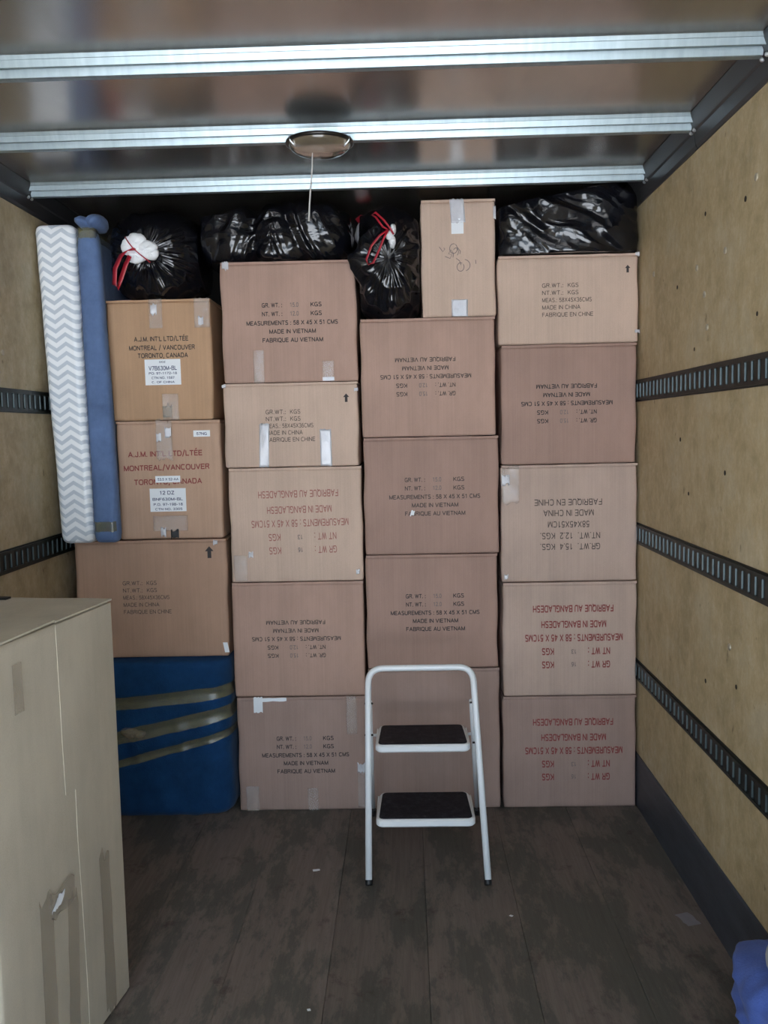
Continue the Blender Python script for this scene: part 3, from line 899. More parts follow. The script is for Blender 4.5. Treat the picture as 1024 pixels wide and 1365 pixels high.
c.stroke([t3, [(fx(a), fy(b)) for a, b in [(668, 425), (700, 438), (712, 415), (690, 410), (705, 385), (722, 408), (718, 432)]],
          [(fx(a), fy(b)) for a, b in arc(722, 378, 24, 30, -60, 290, 18)], [(fx(a), fy(b)) for a, b in arc(737, 398, 16, 24, -150, 60, 12)],
          [(fx(a), fy(b)) for a, b in [(748, 372), (765, 395), (762, 412)]],
          [(fx(a), fy(b)) for a, b in arc(765, 492, 22, 26, -40, 300, 18)], [(fx(a), fy(b)) for a, b in arc(785, 482, 40, 36, -80, 70, 14)],
          [(fx(a), fy(b)) for a, b in [(738, 438), (760, 455), (768, 480)]], [(fx(a), fy(b)) for a, b in [(860, 450), (862, 475)]]], M_PEN)
c.patch(0.965, 1.0, 0.07, 0.18, M_TAPE_SHINY, 'tape_scrap', 0.003, 0.004, ragged=0.01)

# ------------------------------------------------------------------ the large carton in the left foreground
th = math.radians(8.0)
W, L, H = 0.47, 0.64, 1.205
corner = Vector((-0.868, 2.580))
right = Vector((math.cos(th), -math.sin(th)))
ahead = Vector((math.sin(th), math.cos(th)))
ctr = corner - right * (W / 2) - ahead * (L / 2)
big = empty('tall_carton', (ctr.x, ctr.y, 0), 'tall plain carton in the left foreground, taped round its base', 'carton', None, -th)
M_BIG = cardboard('plain_greyish_kraft', (0.50, 0.45, 0.36), 0.06)
def bwarp(v):
    if v.x > 0:
        v.x += 0.006 * math.sin(math.pi * (v.y / L + 0.5)) * math.sin(math.pi * v.z / H)
    v.z += 0.004 * nz(v.x * 5, v.y * 5, 3) if v.z > H / 2 else 0
    return v
link_mesh('carton_body', rounded_box(W, L, H - 0.010, 0.008, 14, bwarp), M_BIG, big, True)
def big_side(y, z, off):
    return (W / 2 + 0.006 * math.sin(math.pi * (y / L + 0.5)) * math.sin(math.pi * z / H) + off, y, z)
# top flaps: the far one and the near one meet in the middle, both a little raised
for k, (ya, yb, za, zb) in enumerate(((0.006, L / 2 + 0.001, 0.004, 0.003), (-L / 2 - 0.001, 0.001, 0.003, 0.007))):
    n = 10
    vs, fs = [], []
    for i in range(n + 1):
        x = -W / 2 - 0.001 + (W + 0.003) * i / n
        lift = 0.003 * nz(x * 6, k, 1.7)
        vs += [(x, ya, H - 0.011 + za + lift), (x, ya, H - 0.006 + za + lift), (x, yb, H - 0.006 + zb + lift), (x, yb, H - 0.011 + zb + lift)]
    for i in range(n):
        a = i * 4
        fs += [(a + e, a + 4 + e, a + 4 + (e + 1) % 4, a + (e + 1) % 4) for e in range(4)]
    fs += [(0, 1, 2, 3), tuple(n * 4 + e for e in (3, 2, 1, 0))]
    mesh('flap', vs, fs, M_BIG, big)
q = MB()
q.box(-W / 2 + 0.004, -0.075, L / 2 - 0.040, L / 2 - 0.012, H - 0.003, H + 0.003)
q.build('dark_slit', M_RUBBER, big)  # dark strip painting the shaded slit at the far edge of the top
# overlapping side panel whose torn edge runs down the visible side
edge = [(0.004, 1.192), (0.002, 1.00), (0.000, 0.86), (0.002, 0.74), (0.052, 0.735), (0.050, 0.60), (0.058, 0.40), (0.066, 0.20), (0.072, 0.01)]
vs = []
cols_n = 6
rows = []
for (ye, z) in edge:
    row = []
    for i in range(cols_n + 1):
        y = ye + (L / 2 - 0.006 - ye) * i / cols_n
        row.append(y)
    rows.append((row, z))
vs = [Vector(big_side(y, z, 0.0017)) for row, z in rows for y in row] + [Vector(big_side(y, z, 0.0002)) for row, z in rows for y in row]
k = cols_n + 1
n = len(vs) // 2
fs = []
for j in range(len(rows) - 1):
    for i in range(cols_n):
        a = j * k + i
        fs.append((a, a + k, a + k + 1, a + 1))
    a = j * k
    fs.append((a, n + a, n + a + k, a + k))
mesh('side_panel', vs, fs, M_BIG, big)
def big_tape(y0, y1, z0, z1, m, name='packing_tape', wr=0.002, skew=0.0, ragged=0.0, off=0.0050, label=None):
    nx, nn = 6, 18
    rnd = random.Random(int(1000 * z1))
    A, B = [], []
    for j in range(nn + 1):
        for i in range(nx + 1):
            y = y0 + (y1 - y0) * i / nx + skew * j / nn
            z = z0 + (z1 - z0) * j / nn
            if j in (0, nn): z += rnd.uniform(-1, 1) * ragged
            o = off + wr * (0.4 + nz(y * 40, z * 22, 7.0))
            A.append(Vector(big_side(y, z, o))); B.append(Vector(big_side(y, z, o - 0.0006)))
    kk = nx + 1
    N = len(A)
    fs = []
    for j in range(nn):
        for i in range(nx):
            a = j * kk + i
            fs += [(a, a + 1, a + kk + 1, a + kk), (N + a, N + a + kk, N + a + kk + 1, N + a + 1)]
    o = mesh(name, A + B, fs, m, big, True)
    if label: o['label'] = label
big_tape(0.165, 0.225, 0.01, 0.50, M_TAPE_BROWN, skew=-0.01, ragged=0.03)
big_tape(-0.045, 0.010, 0.01, 0.46, M_TAPE_BROWN, skew=0.02, ragged=0.03)
big_tape(-0.155, -0.095, 0.01, 0.52, M_TAPE_BROWN, ragged=0.02)
big_tape(-0.105, 0.015, 0.455, 0.52, M_TAPE_BROWN, wr=0.006, ragged=0.01)
big_tape(-0.110, -0.070, 0.478, 0.505, M_WHITE_PAPER, 'torn_white_tape', wr=0.004, skew=0.03, ragged=0.006, off=0.009, label='torn tape end, its glint coloured white')  # white colour stands in for the glint on this torn end
big_tape(-0.205, -0.165, 1.02, 1.14, M_TAPE_BROWN, wr=0.0)

# ------------------------------------------------------------------ bin bags
def bag_surface(R, fold, nu=200, nv=130, power=2.4, clamp=None, seed=0, axis='Y'):
    """closed pillow-like skin; fold(dir) -> relative bump in metres along the normal"""
    vs, fs = [], []
    for j in range(nv + 1):
        th_ = math.pi * j / nv
        for i in range(nu):
            ph = 2 * math.pi * i / nu
            d = Vector((math.sin(th_) * math.cos(ph), -math.cos(th_), math.sin(th_) * math.sin(ph)))
            q = (abs(d.x) ** power + abs(d.y) ** power + abs(d.z) ** power) ** (-1 / power)
            p = Vector((d.x * q * R[0], d.y * q * R[1], d.z * q * R[2]))
            n_ = Vector((d.x / R[0], d.y / R[1], d.z / R[2])).normalized()
            p += n_ * fold(d, p, th_, ph)
            if clamp: p = clamp(p)
            vs.append(p)
    for j in range(nv):
        for i in range(nu):
            a, b = j * nu + i, j * nu + (i + 1) % nu
            fs.append((a, b, b + nu, a + nu))
    return vs, fs

def ribbon(pts, wd, thick, side, m, name, parent):
    """flat strip along a path; side = direction across the strip"""
    pts = [Vector(p) for p in pts]
    S = Vector(side).normalized()
    A = []
    for i, p in enumerate(pts):
        t = (pts[min(i + 1, len(pts) - 1)] - pts[max(i - 1, 0)]).normalized()
        s_ = (S - t * S.dot(t)).normalized() * wd
        n_ = t.cross(s_).normalized() * thick
        A += [p - s_ - n_, p + s_ - n_, p + s_ + n_, p - s_ + n_]
    fs = []
    for i in range(len(pts) - 1):
        a = i * 4
        fs += [(a + e, a + (e + 1) % 4, a + 4 + (e + 1) % 4, a + 4 + e) for e in range(4)]
    fs += [(3, 2, 1, 0), tuple((len(pts) - 1) * 4 + e for e in range(4))]
    return mesh(name, A, fs, m, parent, True)

BAGS = 'black bin bags on top of the stacks'
# round bag on the left stack
b1 = empty('bin_bag', (-1.050, 4.03, 2.2525), 'round black bin bag tied with white tuft, on the left stack', 'bag', BAGS)
def f1(d, p, t, ph):
    k = min(1, t / 0.35)
    r_ = ridge(math.cos(ph) * 5.5, math.sin(ph) * 5.5, t * 1.1 + 3) * 0.5 + ridge(math.cos(ph) * 12, math.sin(ph) * 12, t * 2.4) * 0.32
    return 0.016 * r_ * k + 0.014 * nz(d.x * 3, d.y * 3, d.z * 3) + 0.006 * ridge(p.x * 16, p.y * 16, p.z * 16) * k
def c1(p):
    p.z = max(p.z, -0.183)
    p.x = max(-0.222 if p.y < -0.19 else -0.178, min(0.190, p.x))
    return p
vs, fs = bag_surface((0.212, 0.245, 0.186), f1, clamp=c1)
vs = [v + Vector((0, 0, 0.184)) for v in vs]
mesh('bag_body', vs, fs, M_PLASTIC, b1, True)
# white tuft made of crumpled lobes
def lobe(cx, cz, rx, rz, y, seed):
    vs, fs = [], []
    n, m_ = 18, 9
    for j in range(m_ + 1):
        t = math.pi * j / m_
        for i in range(n):
            ph = 2 * math.pi * i / n
            wob = 1 + 0.28 * nz(math.cos(ph) * 1.6 + seed, math.sin(ph) * 1.6, t)
            vs.append(Vector((cx + rx * math.sin(t) * math.cos(ph) * wob, y - 0.022 * math.cos(t) * (1 + 0.4 * nz(ph, t, seed)), cz + rz * math.sin(t) * math.sin(ph) * wob)))
    for j in range(m_):
        for i in range(n):
            a, b = j * n + i, j * n + (i + 1) % n
            fs.append((a, b, b + n, a + n))
    return vs, fs
mb = MB()
yk = -0.258
for (cx, cz, rx, rz, sd) in ((-0.105, 0.250, 0.030, 0.038, 1), (-0.072, 0.262, 0.042, 0.040, 2), (-0.030, 0.232, 0.046, 0.038, 3), (-0.072, 0.212, 0.044, 0.033, 4), (-0.008, 0.216, 0.030, 0.026, 5)):
    mb.add(*lobe(cx + 0.030, cz - 0.047, rx, rz, yk, sd))
o = mb.build('bag_mouth', M_WHITE_PLASTIC, b1, True); o['label'] = 'crumpled white tuft'
K = Vector((-0.045, yk - 0.026, 0.185))
q = MB()
q.tube([(K.x - 0.038, yk - 0.012, 0.238), (K.x - 0.02, yk - 0.024, 0.211), K, (K.x + 0.03, yk - 0.026, 0.159), (K.x + 0.062, yk - 0.012, 0.133)], 0.0022, 8)
q.build('drawstring', M_RED, b1, True)
def hang(pts, wd, side, name='drawstring_loop', parent=b1):
    ribbon(pts, wd, 0.001, side, M_RED, name, parent)
hang([K, (-0.070, yk - 0.030, 0.180), (-0.100, yk - 0.026, 0.160), (-0.128, yk - 0.020, 0.110), (-0.136, yk - 0.014, 0.048), (-0.122, yk - 0.016, 0.030), (-0.104, yk - 0.022, 0.070), (-0.080, yk - 0.028, 0.125), (-0.062, yk - 0.030, 0.158)], 0.011, (1, -0.4, 0.3))
q = MB(); q.tube([K + Vector((-0.007, 0, 0)), K + Vector((0, -0.006, 0)), K + Vector((0.007, 0, 0))], [0.003, 0.006, 0.003], 8); q.build('knot', M_RED, b1, True)

# wide pleated bag on the second stack
b2 = empty('bin_bag', (-0.545, 4.06, 2.3985), 'wide pleated black bin bag above the second stack, behind the pull cord', 'bag', BAGS)
def f2(d, p, t, ph):
    front = max(0.0, math.cos(t))
    s1 = p.x * 16 + 1.8 * p.z * math.copysign(1, p.x) * 4 + 0.6 * nz(p.x * 4, p.z * 4, 2)
    pl = ridge(s1, p.z * 2.2, p.y * 3 + 1) * 0.55 + ridge(s1 * 2.2, p.z * 3, p.y * 4 + 4) * 0.30
    sag = -0.030 * math.exp(-((p.x + 0.075) / 0.035) ** 2)
    return 0.026 * pl + 0.012 * nz(d.x * 3 + 5, d.y * 3, d.z * 4) + sag + 0.003 * ridge(p.x * 20, p.y * 18, p.z * 22)
def c2(p):
    lim = -0.120 if p.x > -0.215 else -0.165
    p.z = max(p.z, -0.117)
    p.z = min(p.z, 0.125 - (0.05 if p.x < -0.10 else 0.0) * min(1, (-0.10 - p.x) / 0.1) if p.x < -0.10 else 0.125)
    p.x = max(-0.300, min(0.332, p.x))
    return p
vs, fs = bag_surface((0.325, 0.215, 0.125), f2, 260, 130, 4.0, clamp=c2)
vs = [v + Vector((0, 0, 0.1185)) for v in vs]
mesh('bag_body', vs, fs, M_PLASTIC, b2, True)

# round bag squeezed beside the narrow carton
b3 = empty('bin_bag', (-0.055, 4.00, 2.1475), 'bulging black bin bag with red looped drawstring, left of the narrow carton', 'bag', BAGS)
def f3(d, p, t, ph):
    k = min(1, t / 0.3)
    a = ridge(math.cos(ph) * 4 + 7, math.sin(ph) * 4, t * 1.6) * 0.5 + ridge(p.x * 14 + p.z * 7, p.z * 5 - p.x * 3, 3.0 + p.y * 4) * 0.45
    return 0.016 * a * k + 0.014 * nz(d.x * 3 + 9, d.y * 3, d.z * 3) + 0.007 * ridge(p.x * 20 + 3, p.y * 20, p.z * 17) * k
def c3(p):
    p.z = max(p.z, -0.232)
    back = p.y + 4.00 - (FRONT - 0.034)
    if back > 0:
        p.x = max(-0.120, min(0.130, p.x))
    else:
        e = min(1, -back / 0.03)
        if p.x < 0: p.x *= 1 + 0.5 * e * math.exp(-((p.z - 0.02) / 0.11) ** 2)
        p.x = max(-0.124 - 0.065 * e, min(0.134 + 0.012 * e, p.x))
        if p.z < -0.1: p.x = max(p.x, -0.135 - 0.03 * e * (1 if p.z > -0.2 else 0.2))
    return p
vs, fs = bag_surface((0.165, 0.215, 0.236), f3, 200, 140, 2.3, clamp=c3)
vs = [v + Vector((0, 0, 0.2335)) for v in vs]
mesh('bag_body', vs, fs, M_PLASTIC, b3, True)
yk = -0.232
mb = MB()
for (cx, cz, rx, rz, sd) in ((0.022, 0.345, 0.014, 0.024, 1), (0.008, 0.322, 0.016, 0.018, 2), (0.020, 0.300, 0.015, 0.018, 3), (0.020, 0.283, 0.011, 0.012, 4)):
    mb.add(*lobe(cx, cz, rx, rz, yk, sd + 10))
o = mb.build('bag_mouth', M_WHITE_PLASTIC, b3, True); o['label'] = 'crumpled white tuft'
K3 = Vector((0.004, yk - 0.026, 0.340))
hang([K3, (-0.030, yk - 0.028, 0.318), (-0.066, yk - 0.022, 0.278), (-0.088, yk - 0.012, 0.226), (-0.080, yk - 0.008, 0.205), (-0.060, yk - 0.014, 0.212), (-0.034, yk - 0.020, 0.262), (-0.012, yk - 0.026, 0.312), K3], 0.0045, (1, -0.4, -0.4), parent=b3)
hang([K3, (-0.018, yk - 0.026, 0.352), (-0.045, yk - 0.018, 0.392), (-0.062, yk - 0.006, 0.405), (-0.046, yk - 0.014, 0.412), (-0.012, yk - 0.024, 0.378), (0.010, yk - 0.026, 0.348), (0.026, yk - 0.020, 0.322)], 0.004, (1, -0.4, -0.4), parent=b3)

# partly hidden bag further back, showing only its tie
b5 = empty('bin_bag', (-0.085, 4.40, 2.1475), 'hidden black bin bag behind, showing only red ribbon and white tag', 'bag', BAGS)
vs, fs = bag_surface((0.150, 0.13, 0.24), f1, 90, 60, 2.4, clamp=lambda p: Vector((max(p.x, -0.092), p.y, max(p.z, -0.24))))
mesh('bag_body', [v + Vector((0, 0, 0.2415)) for v in vs], fs, M_PLASTIC, b5, True)
mb = MB()
mb.add(*lobe(-0.090, 0.430, 0.034, 0.055, -0.15, 31))
o = mb.build('bag_mouth', M_WHITE_PLASTIC, b5, True)
ribbon([(-0.115, -0.17, 0.488), (-0.095, -0.178, 0.502), (-0.070, -0.178, 0.495), (-0.050, -0.170, 0.484)], 0.012, 0.0015, (0, -0.4, 1), M_RED, 'drawstring', b5)

# slumped bag on the right stack
b4 = empty('bin_bag', (0.695, 4.05, 2.3935), 'slumped black bin bag on the right stack, against the plywood wall', 'bag', BAGS)
def f4(d, p, t, ph):
    s1 = (p.x * 0.8 + p.z * 1.6) * 7 + 0.9 * nz(p.x * 5, p.z * 5, 8)
    pl = ridge(s1, (p.z - p.x) * 2.2, p.y * 3 + 11) * 0.6 + ridge(s1 * 2.1, (p.z - p.x) * 3, p.y * 5) * 0.28
    fine = ridge(p.x * 22, p.y * 20, p.z * 24)
    return 0.024 * pl + 0.022 * nz(d.x * 2.6 + 2, d.y * 3, d.z * 3 + 4) + 0.0025 * fine
def c4(p):
    top = 0.075 + 0.085 * max(0, min(1, (p.x + 0.30) / 0.45))
    p.z = max(-0.116, min(p.z, top * (1.0 if p.x < 0.2 else 1.12)))
    p.x = max(-0.285, min(0.292, p.x))
    return p
vs, fs = bag_surface((0.315, 0.215, 0.200), f4, 260, 130, 4.5, clamp=c4)
mesh('bag_body', [v + Vector((0, 0, 0.1175)) for v in vs], fs, M_PLASTIC, b4, True)

# ------------------------------------------------------------------ mattress and blue panel on the left
mt = empty('crib_mattress', (-1.3945, 4.080, 1.2255), 'small upright mattress with grey and white chevron cover, by the left wall', 'mattress')
MW, MD, MH = 0.140, 0.66, 1.325
def mwarp(v):
    k = v.z / MH
    pinch = 0.5 + 0.5 * nz(v.y * 4, v.z * 5, 3)
    v.x += 0.006 * nz(v.y * 5, v.z * 8, 1.0) * (1 if v.x > 0 else 0.4)
    v.y += 0.004 * nz(v.x * 7, v.z * 12, 5.0)
    v.x *= 1 + 0.22 * k
    v.x += -0.032 * k
    v.x = max(-1.515 + 1.3945, min(v.x, -1.325 - 0.017 * k + 1.3945))
    return v
link_mesh('mattress_body', rounded_box(MW, MD, MH, 0.030, 26, mwarp), M_CHEVRON, mt, True)

bp = empty('blanket_bundle', (-1.288, 4.030, 1.2255), 'tall thin panel wrapped in blue blanket, between mattress and lettered cartons', 'panel')
PW, PD, PH = 0.074, 0.56, 1.300
def pshape(v):
    k = v.z / PH
    neck = math.exp(-((v.z - 1.285) / 0.05) ** 2)
    v.x *= (1 - 0.20 * neck) * (1 + 0.06 * nz(v.z * 4, v.y * 3, 1))
    v.y += 0.010 * nz(v.x * 16, v.z * 4, 6.0)
    ahead_ = max(0.0, min(1.0, (-0.185 - v.y) / 0.04))      # the loose front fold, clear of the cartons
    if v.x > 0: v.x += 0.034 * ahead_ * (1 - 0.45 * k)
    v.x += -0.012 * k + 0.002 * math.sin(v.z * 4.0)
    v.x = max(v.x, -1.3225 - 0.014 * k + 1.288)
    if v.y > -0.180: v.x = min(v.x, (-1.2545 if v.z < 0.43 else -1.2740) + 1.288)
    return v
link_mesh('blanket_wrap', rounded_box(PW, PD, PH, 0.030, 22, pshape), M_BLUE, bp, True)
def band(z0, z1, name='tape_band'):
    b = MB()
    for (za, zb) in ((z0, z1),):
        ring = []
        n = 40
        for zz in (za, (za + zb) / 2, zb):
            rr = []
            for i in range(n):
                a = 2 * math.pi * i / n
                d = Vector((math.cos(a), math.sin(a), 0))
                q = (abs(d.x) ** 6 + abs(d.y) ** 6) ** (-1 / 6)
                p = pshape(Vector((d.x * q * PW / 2, d.y * q * PD / 2, zz)))
                p += Vector((math.copysign(0.0015, d.x) * abs(d.x) ** 0.3, math.copysign(0.006, d.y) * abs(d.y) ** 0.3, 0.002 * math.sin(i * 1.7)))
                rr.append(p)
            ring.append(rr)
        vs = [p for r_ in ring for p in r_]
        fs = [(j * n + i, j * n + (i + 1) % n, (j + 1) * n + (i + 1) % n, (j + 1) * n + i) for j in range(2) for i in range(n)]
        b.add(vs, fs)
    return b.build(name, M_TAPE_OLIVE, bp, True)
band(1.262, 1.302)
band(0.050, 0.092)
# gathered corners of the blanket above the upper tape
mb = MB()
for (cx, cz, rx, rz, lean, sd) in ((-0.034, 1.338, 0.034, 0.030, -0.3, 1), (0.012, 1.340, 0.036, 0.034, 0.25, 2)):
    vs, fs = [], []
    n, m_ = 18, 12
    for j in range(m_ + 1):
        t = math.pi * j / m_
        for i in range(n):
            ph = 2 * math.pi * i / n
            w_ = 1 + 0.22 * nz(math.cos(ph) * 2 + sd, math.sin(ph) * 2, t * 1.5)
            z_ = -rz * math.cos(t)
            vs.append(Vector((cx + 0.004 + rx * math.sin(t) * math.cos(ph) * w_ + lean * z_, -0.18 + 0.10 * math.sin(t) * math.sin(ph) * w_, cz + z_)))
    for j in range(m_):
        for i in range(n):
            a, b = j * n + i, j * n + (i + 1) % n
            fs.append((a, b, b + n, a + n))
    mb.add(vs, fs)
ob = mb.build('gathered_end', M_BLUE, bp, True)

# ------------------------------------------------------------------ blue bundle at the foot of the left stack
bb = empty('wrapped_bundle', (-1.108, 4.11, 0.0), 'furniture wrapped in shade-darkened blue blanket and yellowish tape, under the left stack', 'bundle')
BW, BD, BHH = 0.640, 0.60, 0.700
def foot(a, z):
    """outline of the bundle: rounded rectangle that swells and folds"""
    d = Vector((math.cos(a), math.sin(a)))
    pw = 7.0
    q = (abs(d.x) ** pw + abs(d.y) ** pw) ** (-1 / pw)
    px_, py_ = d.x * q * BW / 2, d.y * q * BD / 2
    k = z / BHH
    sw = 1 + 0.030 * math.sin(math.pi * k) - 0.05 * max(0, 0.10 - k) * 6 + 0.012 * nz(px_ * 5, py_ * 5, z * 4)
    fold_ = 0.010 * ridge(px_ * 9 + z * 2, py_ * 9, z * 2.2 + 3) + 0.006 * nz(px_ * 18, py_ * 18, z * 9)
    for zc, sl in ((0.53, 0.10), (0.40, 0.22), (0.29, 0.26)):
        zz = zc + sl * (px_ - 0.0)
        fold_ -= 0.012 * math.exp(-((z - zz) / 0.022) ** 2)
    return Vector((min(0.325, px_ * sw + d.x * fold_), py_ * sw + d.y * fold_, z))
vs, fs = [], []
na, nzc = 150, 60
for j in range(nzc + 1):
    z = (BHH - 0.002) * j / nzc
    sh = 1.0
    for i in range(na):
        p = foot(2 * math.pi * i / na, z)
        e = max(0, (0.03 - z) / 0.03, (z - (BHH - 0.032)) / 0.03)
        p.x *= 1 - 0.045 * e * e; p.y *= 1 - 0.045 * e * e
        vs.append(p)
for j in range(nzc):
    for i in range(na):
        a, b = j * na + i, j * na + (i + 1) % na
        fs.append((a, b, b + na, a + na))
fs += [tuple(range(na))[::-1], tuple(nzc * na + i for i in range(na))]
mesh('blanket_wrap', vs, fs, M_BLUE_SHADED, bb, True)
for zc, sl, hw in ((0.53, 0.10, 0.027), (0.40, 0.22, 0.030), (0.29, 0.26, 0.018)):
    vs, fs = [], []
    n = 150
    for e in (-1, -0.33, 0.33, 1):
        for i in range(n):
            a = 2 * math.pi * i / n
            p0 = foot(a, zc)
            p = foot(a, max(0.05, zc + sl * p0.x + e * hw * (1 + 0.2 * nz(p0.x * 8, p0.y * 8, zc))))
            d = Vector((p.x / BW, p.y / BD, 0)).normalized()
            p = p + d * (0.005 + 0.0035 * nz(p.x * 55 + p.z * 30, p.z * 60, 5))
            vs.append(Vector((min(p.x, 0.330), p.y, p.z)))
    for j in range(3):
        for i in range(n):
            a, b = j * n + i, j * n + (i + 1) % n
            fs.append((a, b, b + n, a + n))
    mesh('tape_band', vs, fs, M_TAPE_OLIVE, bb, True)

# a taped tuck in the blanket, with the end of the tape standing out
mb = MB()
for cx, cz, rx, rz, sd in ((-0.115, 0.385, 0.040, 0.026, 61), (-0.070, 0.378, 0.024, 0.018, 62)):
    vs, fs = [], []
    for j in range(9):
        t = math.pi * j / 8
        for i in range(16):
            ph = 2 * math.pi * i / 16
            k = 1 + 0.35 * nz(math.cos(ph) + sd, math.sin(ph), t)
            vs.append((cx + rx * math.sin(t) * math.cos(ph) * k, -0.312 - 0.016 * math.cos(t), cz + rz * math.sin(t) * math.sin(ph) * k))
    for j in range(8):
        for i in range(16):
            a, b = j * 16 + i, j * 16 + (i + 1) % 16
            fs.append((a, b, b + 16, a + 16))
    mb.add(vs, fs)
mb.build('tape_wad', M_TAPE_BROWN, bb, True)

# ------------------------------------------------------------------ blue blanket heap at bottom right
hp = empty('blanket_heap', (0.912, 2.02, 0.0), 'quilted blue moving blanket bundled against the right wall, lower right', 'blanket')
vs, fs = [], []
nu, nv = 110, 80
for j in range(nv + 1):
    z = 0.385 * j / nv
    k = z / 0.385
    for i in range(nu):
        a = 2 * math.pi * i / nu
        d = Vector((math.cos(a), math.sin(a)))
        q = (abs(d.x) ** 3 + abs(d.y) ** 3) ** (-1 / 3)
        top = math.sqrt(max(0.0, 1 - max(0, (k - 0.80) / 0.20) ** 2)) * 0.96 + 0.04
        p = Vector((d.x * q * 0.105 * top, d.y * q * 0.22 * top, z))
        p.x += 0.040 * (0.75 - k)
        fold_ = 0.020 * ridge(a * 1.3 + z * 7, z * 3 - a, 4.0) + 0.012 * ridge(p.x * 12 - z * 8, p.y * 12 + z * 9, 4)
        p.x += d.x * fold_; p.y += d.y * fold_
        p.x = min(p.x, 0.080)
        vs.append(p)
for j in range(nv):
    for i in range(nu):
        a, b = j * nu + i, j * nu + (i + 1) % nu
        fs.append((a, b, b + nu, a + nu))
fs += [tuple(range(nu))[::-1], tuple(nv * nu + i for i in range(nu))]
mesh('quilted_blanket', vs, fs, M_BLUE_HEAP, hp, True)
def pad(w, d, h, r, x, y, z, m, name, sd):
    def warp(v):
        v.x += 0.012 * nz(v.y * 9 + sd, v.z * 9, 1.0); v.z += 0.010 * nz(v.x * 9, v.y * 9, sd) * min(1, v.z / h)
        return v + Vector((x, y, z))
    return link_mesh(name, rounded_box(w, d, h, r, 12, warp), m, hp, True)
pad(0.200, 0.20, 0.50, 0.04, -0.035, -0.285, 0.002, M_BLUE_HEAP, 'folded_layer', 3.0)
pad(0.215, 0.19, 0.100, 0.045, -0.082, -0.290, 0.515, M_LINING, 'lining', 5.0)['label'] = 'pale grey turned-back lining'
pad(0.205, 0.19, 0.060, 0.028, -0.072, -0.290, 0.628, M_BLUE_HEAP, 'folded_layer', 7.0)

# ------------------------------------------------------------------ step stool
st = empty('step_stool', (0.055, 3.19, 0.0), 'white two-step folding stool with black treads, before the third stack', 'stool')
def T(x, y, z):
    return Vector((x - 0.055, y - 3.19, z))
r = 0.0127
b = MB()
b.tube(fillet([T(-0.164, 3.192, 0.022), T(-0.163, 3.505, 0.737 - 0.002), T(0.251, 3.500, 0.737), T(0.276, 3.186, 0.022)], 0.062, 9), r, 14)
b.build('front_frame', M_LADDER, st, True)
b = MB()
b.tube(fillet([T(-0.168, 3.805, 0.020), T(-0.158, 3.478, 0.610)], 0.01), 0.009, 12)
b.tube(fillet([T(0.284, 3.800, 0.020), T(0.243, 3.474, 0.610)], 0.01), 0.009, 12)
b.tube([T(-0.155, 3.572, 0.440), T(0.250, 3.572, 0.440)], 0.006, 10)
b.build('rear_frame', M_LADDER, st, True)
for x, y, dx, dy in ((-0.164, 3.192, 0, 0.437), (0.276, 3.186, -0.035, 0.437), (-0.168, 3.805, 0.017, -0.554), (0.284, 3.800, -0.069, -0.554)):
    q = MB()
    d = Vector((dx, dy, 1.0))
    p = T(x, y, 0.0)
    rr = 0.0140 if y < 3.5 else 0.0115
    q.tube([p + Vector((0, 0, 0.0005)), p + d * 0.006, p + d * 0.034, p + d * 0.036], [rr * 0.92, rr, rr, rr * 0.9], 14)
    q.build('foot_cap', M_RUBBER, st, True)
def slab(x0, x1, y0, y1, z0, z1, rad, taper=0.0, n=6):
    """rounded-corner plate with softened rim"""
    def outline(ins, z):
        out = []
        for (cx, cy, a0) in ((x1 - rad, y1 - rad, 0), (x0 + rad, y1 - rad, 90), (x0 + rad, y0 + rad, 180), (x1 - rad, y0 + rad, 270)):
            for i in range(n + 1):
                a = math.radians(a0 + 90 * i / n)
                px_, py_ = cx + (rad - ins) * math.cos(a), cy + (rad - ins) * math.sin(a)
                mid = (x0 + x1) / 2
                px_ = mid + (px_ - mid) * (1 - taper * (py_ - y0) / (y1 - y0))
                out.append(Vector((px_, py_, z)))
        return out
    s_ = min(0.006, (z1 - z0) / 3)
    rings = [outline(s_, z0), outline(0, z0 + s_), outline(0, z1 - s_), outline(s_, z1)]
    m_ = len(rings[0])
    vs = [p for rg in rings for p in rg]
    fs = [(j * m_ + i, j * m_ + (i + 1) % m_, (j + 1) * m_ + (i + 1) % m_, (j + 1) * m_ + i) for j in range(3) for i in range(m_)]
    fs += [tuple(range(m_))[::-1], tuple(3 * m_ + i for i in range(m_))]
    return vs, fs
for (x0, x1, y0, y1, z) in ((-0.137, 0.241, 3.268, 3.535, 0.215), (-0.138, 0.233, 3.385, 3.630, 0.462)):
    vs, fs = slab(x0, x1, y0, y1, z - 0.030, z, 0.030, 0.05)
    step = mesh('step', [v - Vector((0.055, 3.19, 0)) for v in vs], fs, M_LADDER, st, False)
    vs, fs = slab(x0 + 0.012, x1 - 0.012, y0 + 0.012, y1 - 0.012, z - 0.002, z + 0.0035, 0.020, 0.05)
    mesh('tread_mat', [v - Vector((0.055, 3.19, 0)) for v in vs], fs, M_TREAD, step, False)
    # side brackets that tie the step to both frames
    for sx in (-1, 1):
        q = MB()
        xx = x0 + 0.004 if sx < 0 else x1 - 0.004
        q.box(xx - 0.0025 - 0.055, xx + 0.0025 - 0.055, y0 + 0.05 - 3.19, y1 - 0.02 - 3.19, z - 0.027, z - 0.008)
        q.build('side_bracket', M_LADDER, step)
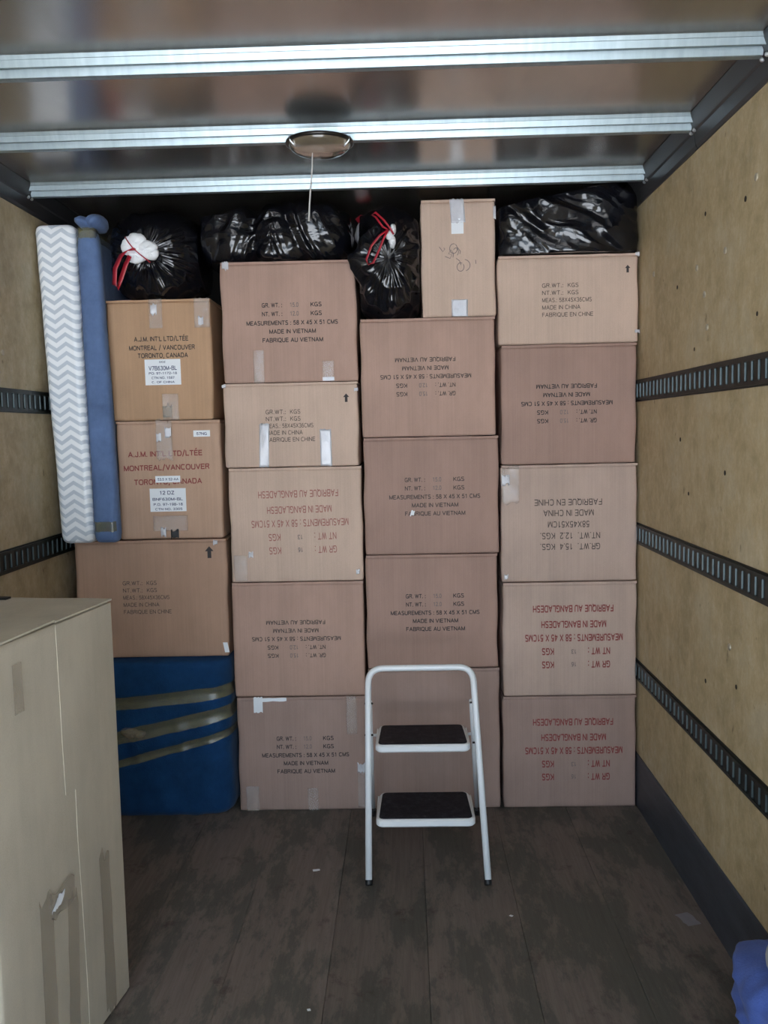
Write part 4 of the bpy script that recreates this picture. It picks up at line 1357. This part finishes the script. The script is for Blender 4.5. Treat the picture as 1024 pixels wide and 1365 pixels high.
for (x, y, z) in ((-0.164, 3.45, 0.610), (0.254, 3.445, 0.610), (-0.164, 3.40, 0.500), (0.259, 3.385, 0.470), (-0.164, 3.29, 0.225), (0.270, 3.285, 0.225)):
    q = MB()
    s_ = -1 if x < 0 else 1
    q.tube([T(x - s_ * 0.02, y, z), T(x + s_ * 0.012, y, z), T(x + s_ * 0.014, y, z)], [0.004, 0.004, 0.003], 8)
    q.build('rivet', M_RUBBER, st, True)

# ------------------------------------------------------------------ ceiling lamp with its pull cord
lp = empty('ceiling_lamp', (-0.264, 3.085, 2.640), 'unlit round dome lamp with pull cord on a roof bow', 'lamp')
def lathe(prof, n=40):
    vs, fs = [], []
    for r_, z in prof:
        for i in range(n):
            a = 2 * math.pi * i / n
            vs.append((r_ * math.cos(a), r_ * math.sin(a), z))
    for j in range(len(prof) - 1):
        for i in range(n):
            fs.append((j * n + i, j * n + (i + 1) % n, (j + 1) * n + (i + 1) % n, (j + 1) * n + i))
    return vs, fs
vs, fs = lathe([(0.001, 0.0), (0.100, 0.0), (0.112, -0.004), (0.114, -0.012), (0.108, -0.016), (0.103, -0.014), (0.001, -0.012)])
mesh('lamp_rim', vs, fs, M_LAMPRIM, lp, True)
vs, fs = lathe([(0.104, -0.010), (0.103, -0.018), (0.094, -0.030), (0.078, -0.040), (0.055, -0.047), (0.028, -0.050), (0.0005, -0.051)])
mesh('lens', vs, fs, M_LENS, lp, True)
for a in (100, 215, 335):
    q = MB()
    ca, sa = math.cos(math.radians(a)), math.sin(math.radians(a))
    q.tube([(0.113 * ca, 0.113 * sa, -0.003), (0.110 * ca, 0.110 * sa, -0.018), (0.098 * ca, 0.098 * sa, -0.028), (0.092 * ca, 0.092 * sa, -0.033)], 0.0025, 8)
    q.build('lens_clip', M_BOLT, lp, True)
q = MB()
q.tube([(-0.022, -0.03, -0.047), (-0.024, -0.03, -0.09), (-0.029, -0.03, -0.15), (-0.031, -0.03, -0.158), (-0.036, -0.03, -0.21), (-0.040, -0.03, -0.268)], [0.0016, 0.0022, 0.0022, 0.003, 0.0026, 0.0028], 8)
q.build('pull_cord', M_CORD, lp, True)

# ------------------------------------------------------------------ litter on the floor
def scrap(name, x, y, w, d, rot, m, label, seed):
    o = empty(name, (x, y, 0.0005), label, 'litter', None, rot)
    vs, fs = [], []
    n = 6
    for k in (0.0012, 0.0):
        for j in range(n + 1):
            for i in range(n + 1):
                X, Y = (i / n - 0.5) * w, (j / n - 0.5) * d
                X += 0.18 * w * nz(j * 0.7, seed, 1) * (1 if i in (0, n) else 0)
                vs.append((X, Y, k + 0.002 * (1 + nz(X * 60, Y * 60, seed))))
    N = (n + 1) ** 2
    for j in range(n):
        for i in range(n):
            a = j * (n + 1) + i
            fs += [(a, a + 1, a + n + 2, a + n + 1), (N + a, N + a + n + 1, N + a + n + 2, N + a + 1)]
    mesh('scrap_sheet', vs, fs, m, o, True)
M_DUCT = mat('grey_tape_scrap', (0.20, 0.20, 0.215), 0.5)
scrap('tape_scrap', 0.930, 2.940, 0.050, 0.075, 0.3, M_DUCT, 'grey tape scrap on the floor beside the right kick plate', 3)
scrap('paper_scrap', -0.370, 3.307, 0.026, 0.014, 0.2, M_WHITE_PAPER, 'white paper scrap on the floor left of the step stool', 5)
scrap('paper_scrap', 0.335, 2.97, 0.010, 0.012, 0.9, M_WHITE_PAPER, 'tiny pale crumb on the floor right of the stool foot', 8)
scrap('paper_scrap', -0.31, 2.47, 0.010, 0.009, 0.4, M_WHITE_PAPER, 'tiny pale crumb on the floor nearest the camera', 9)
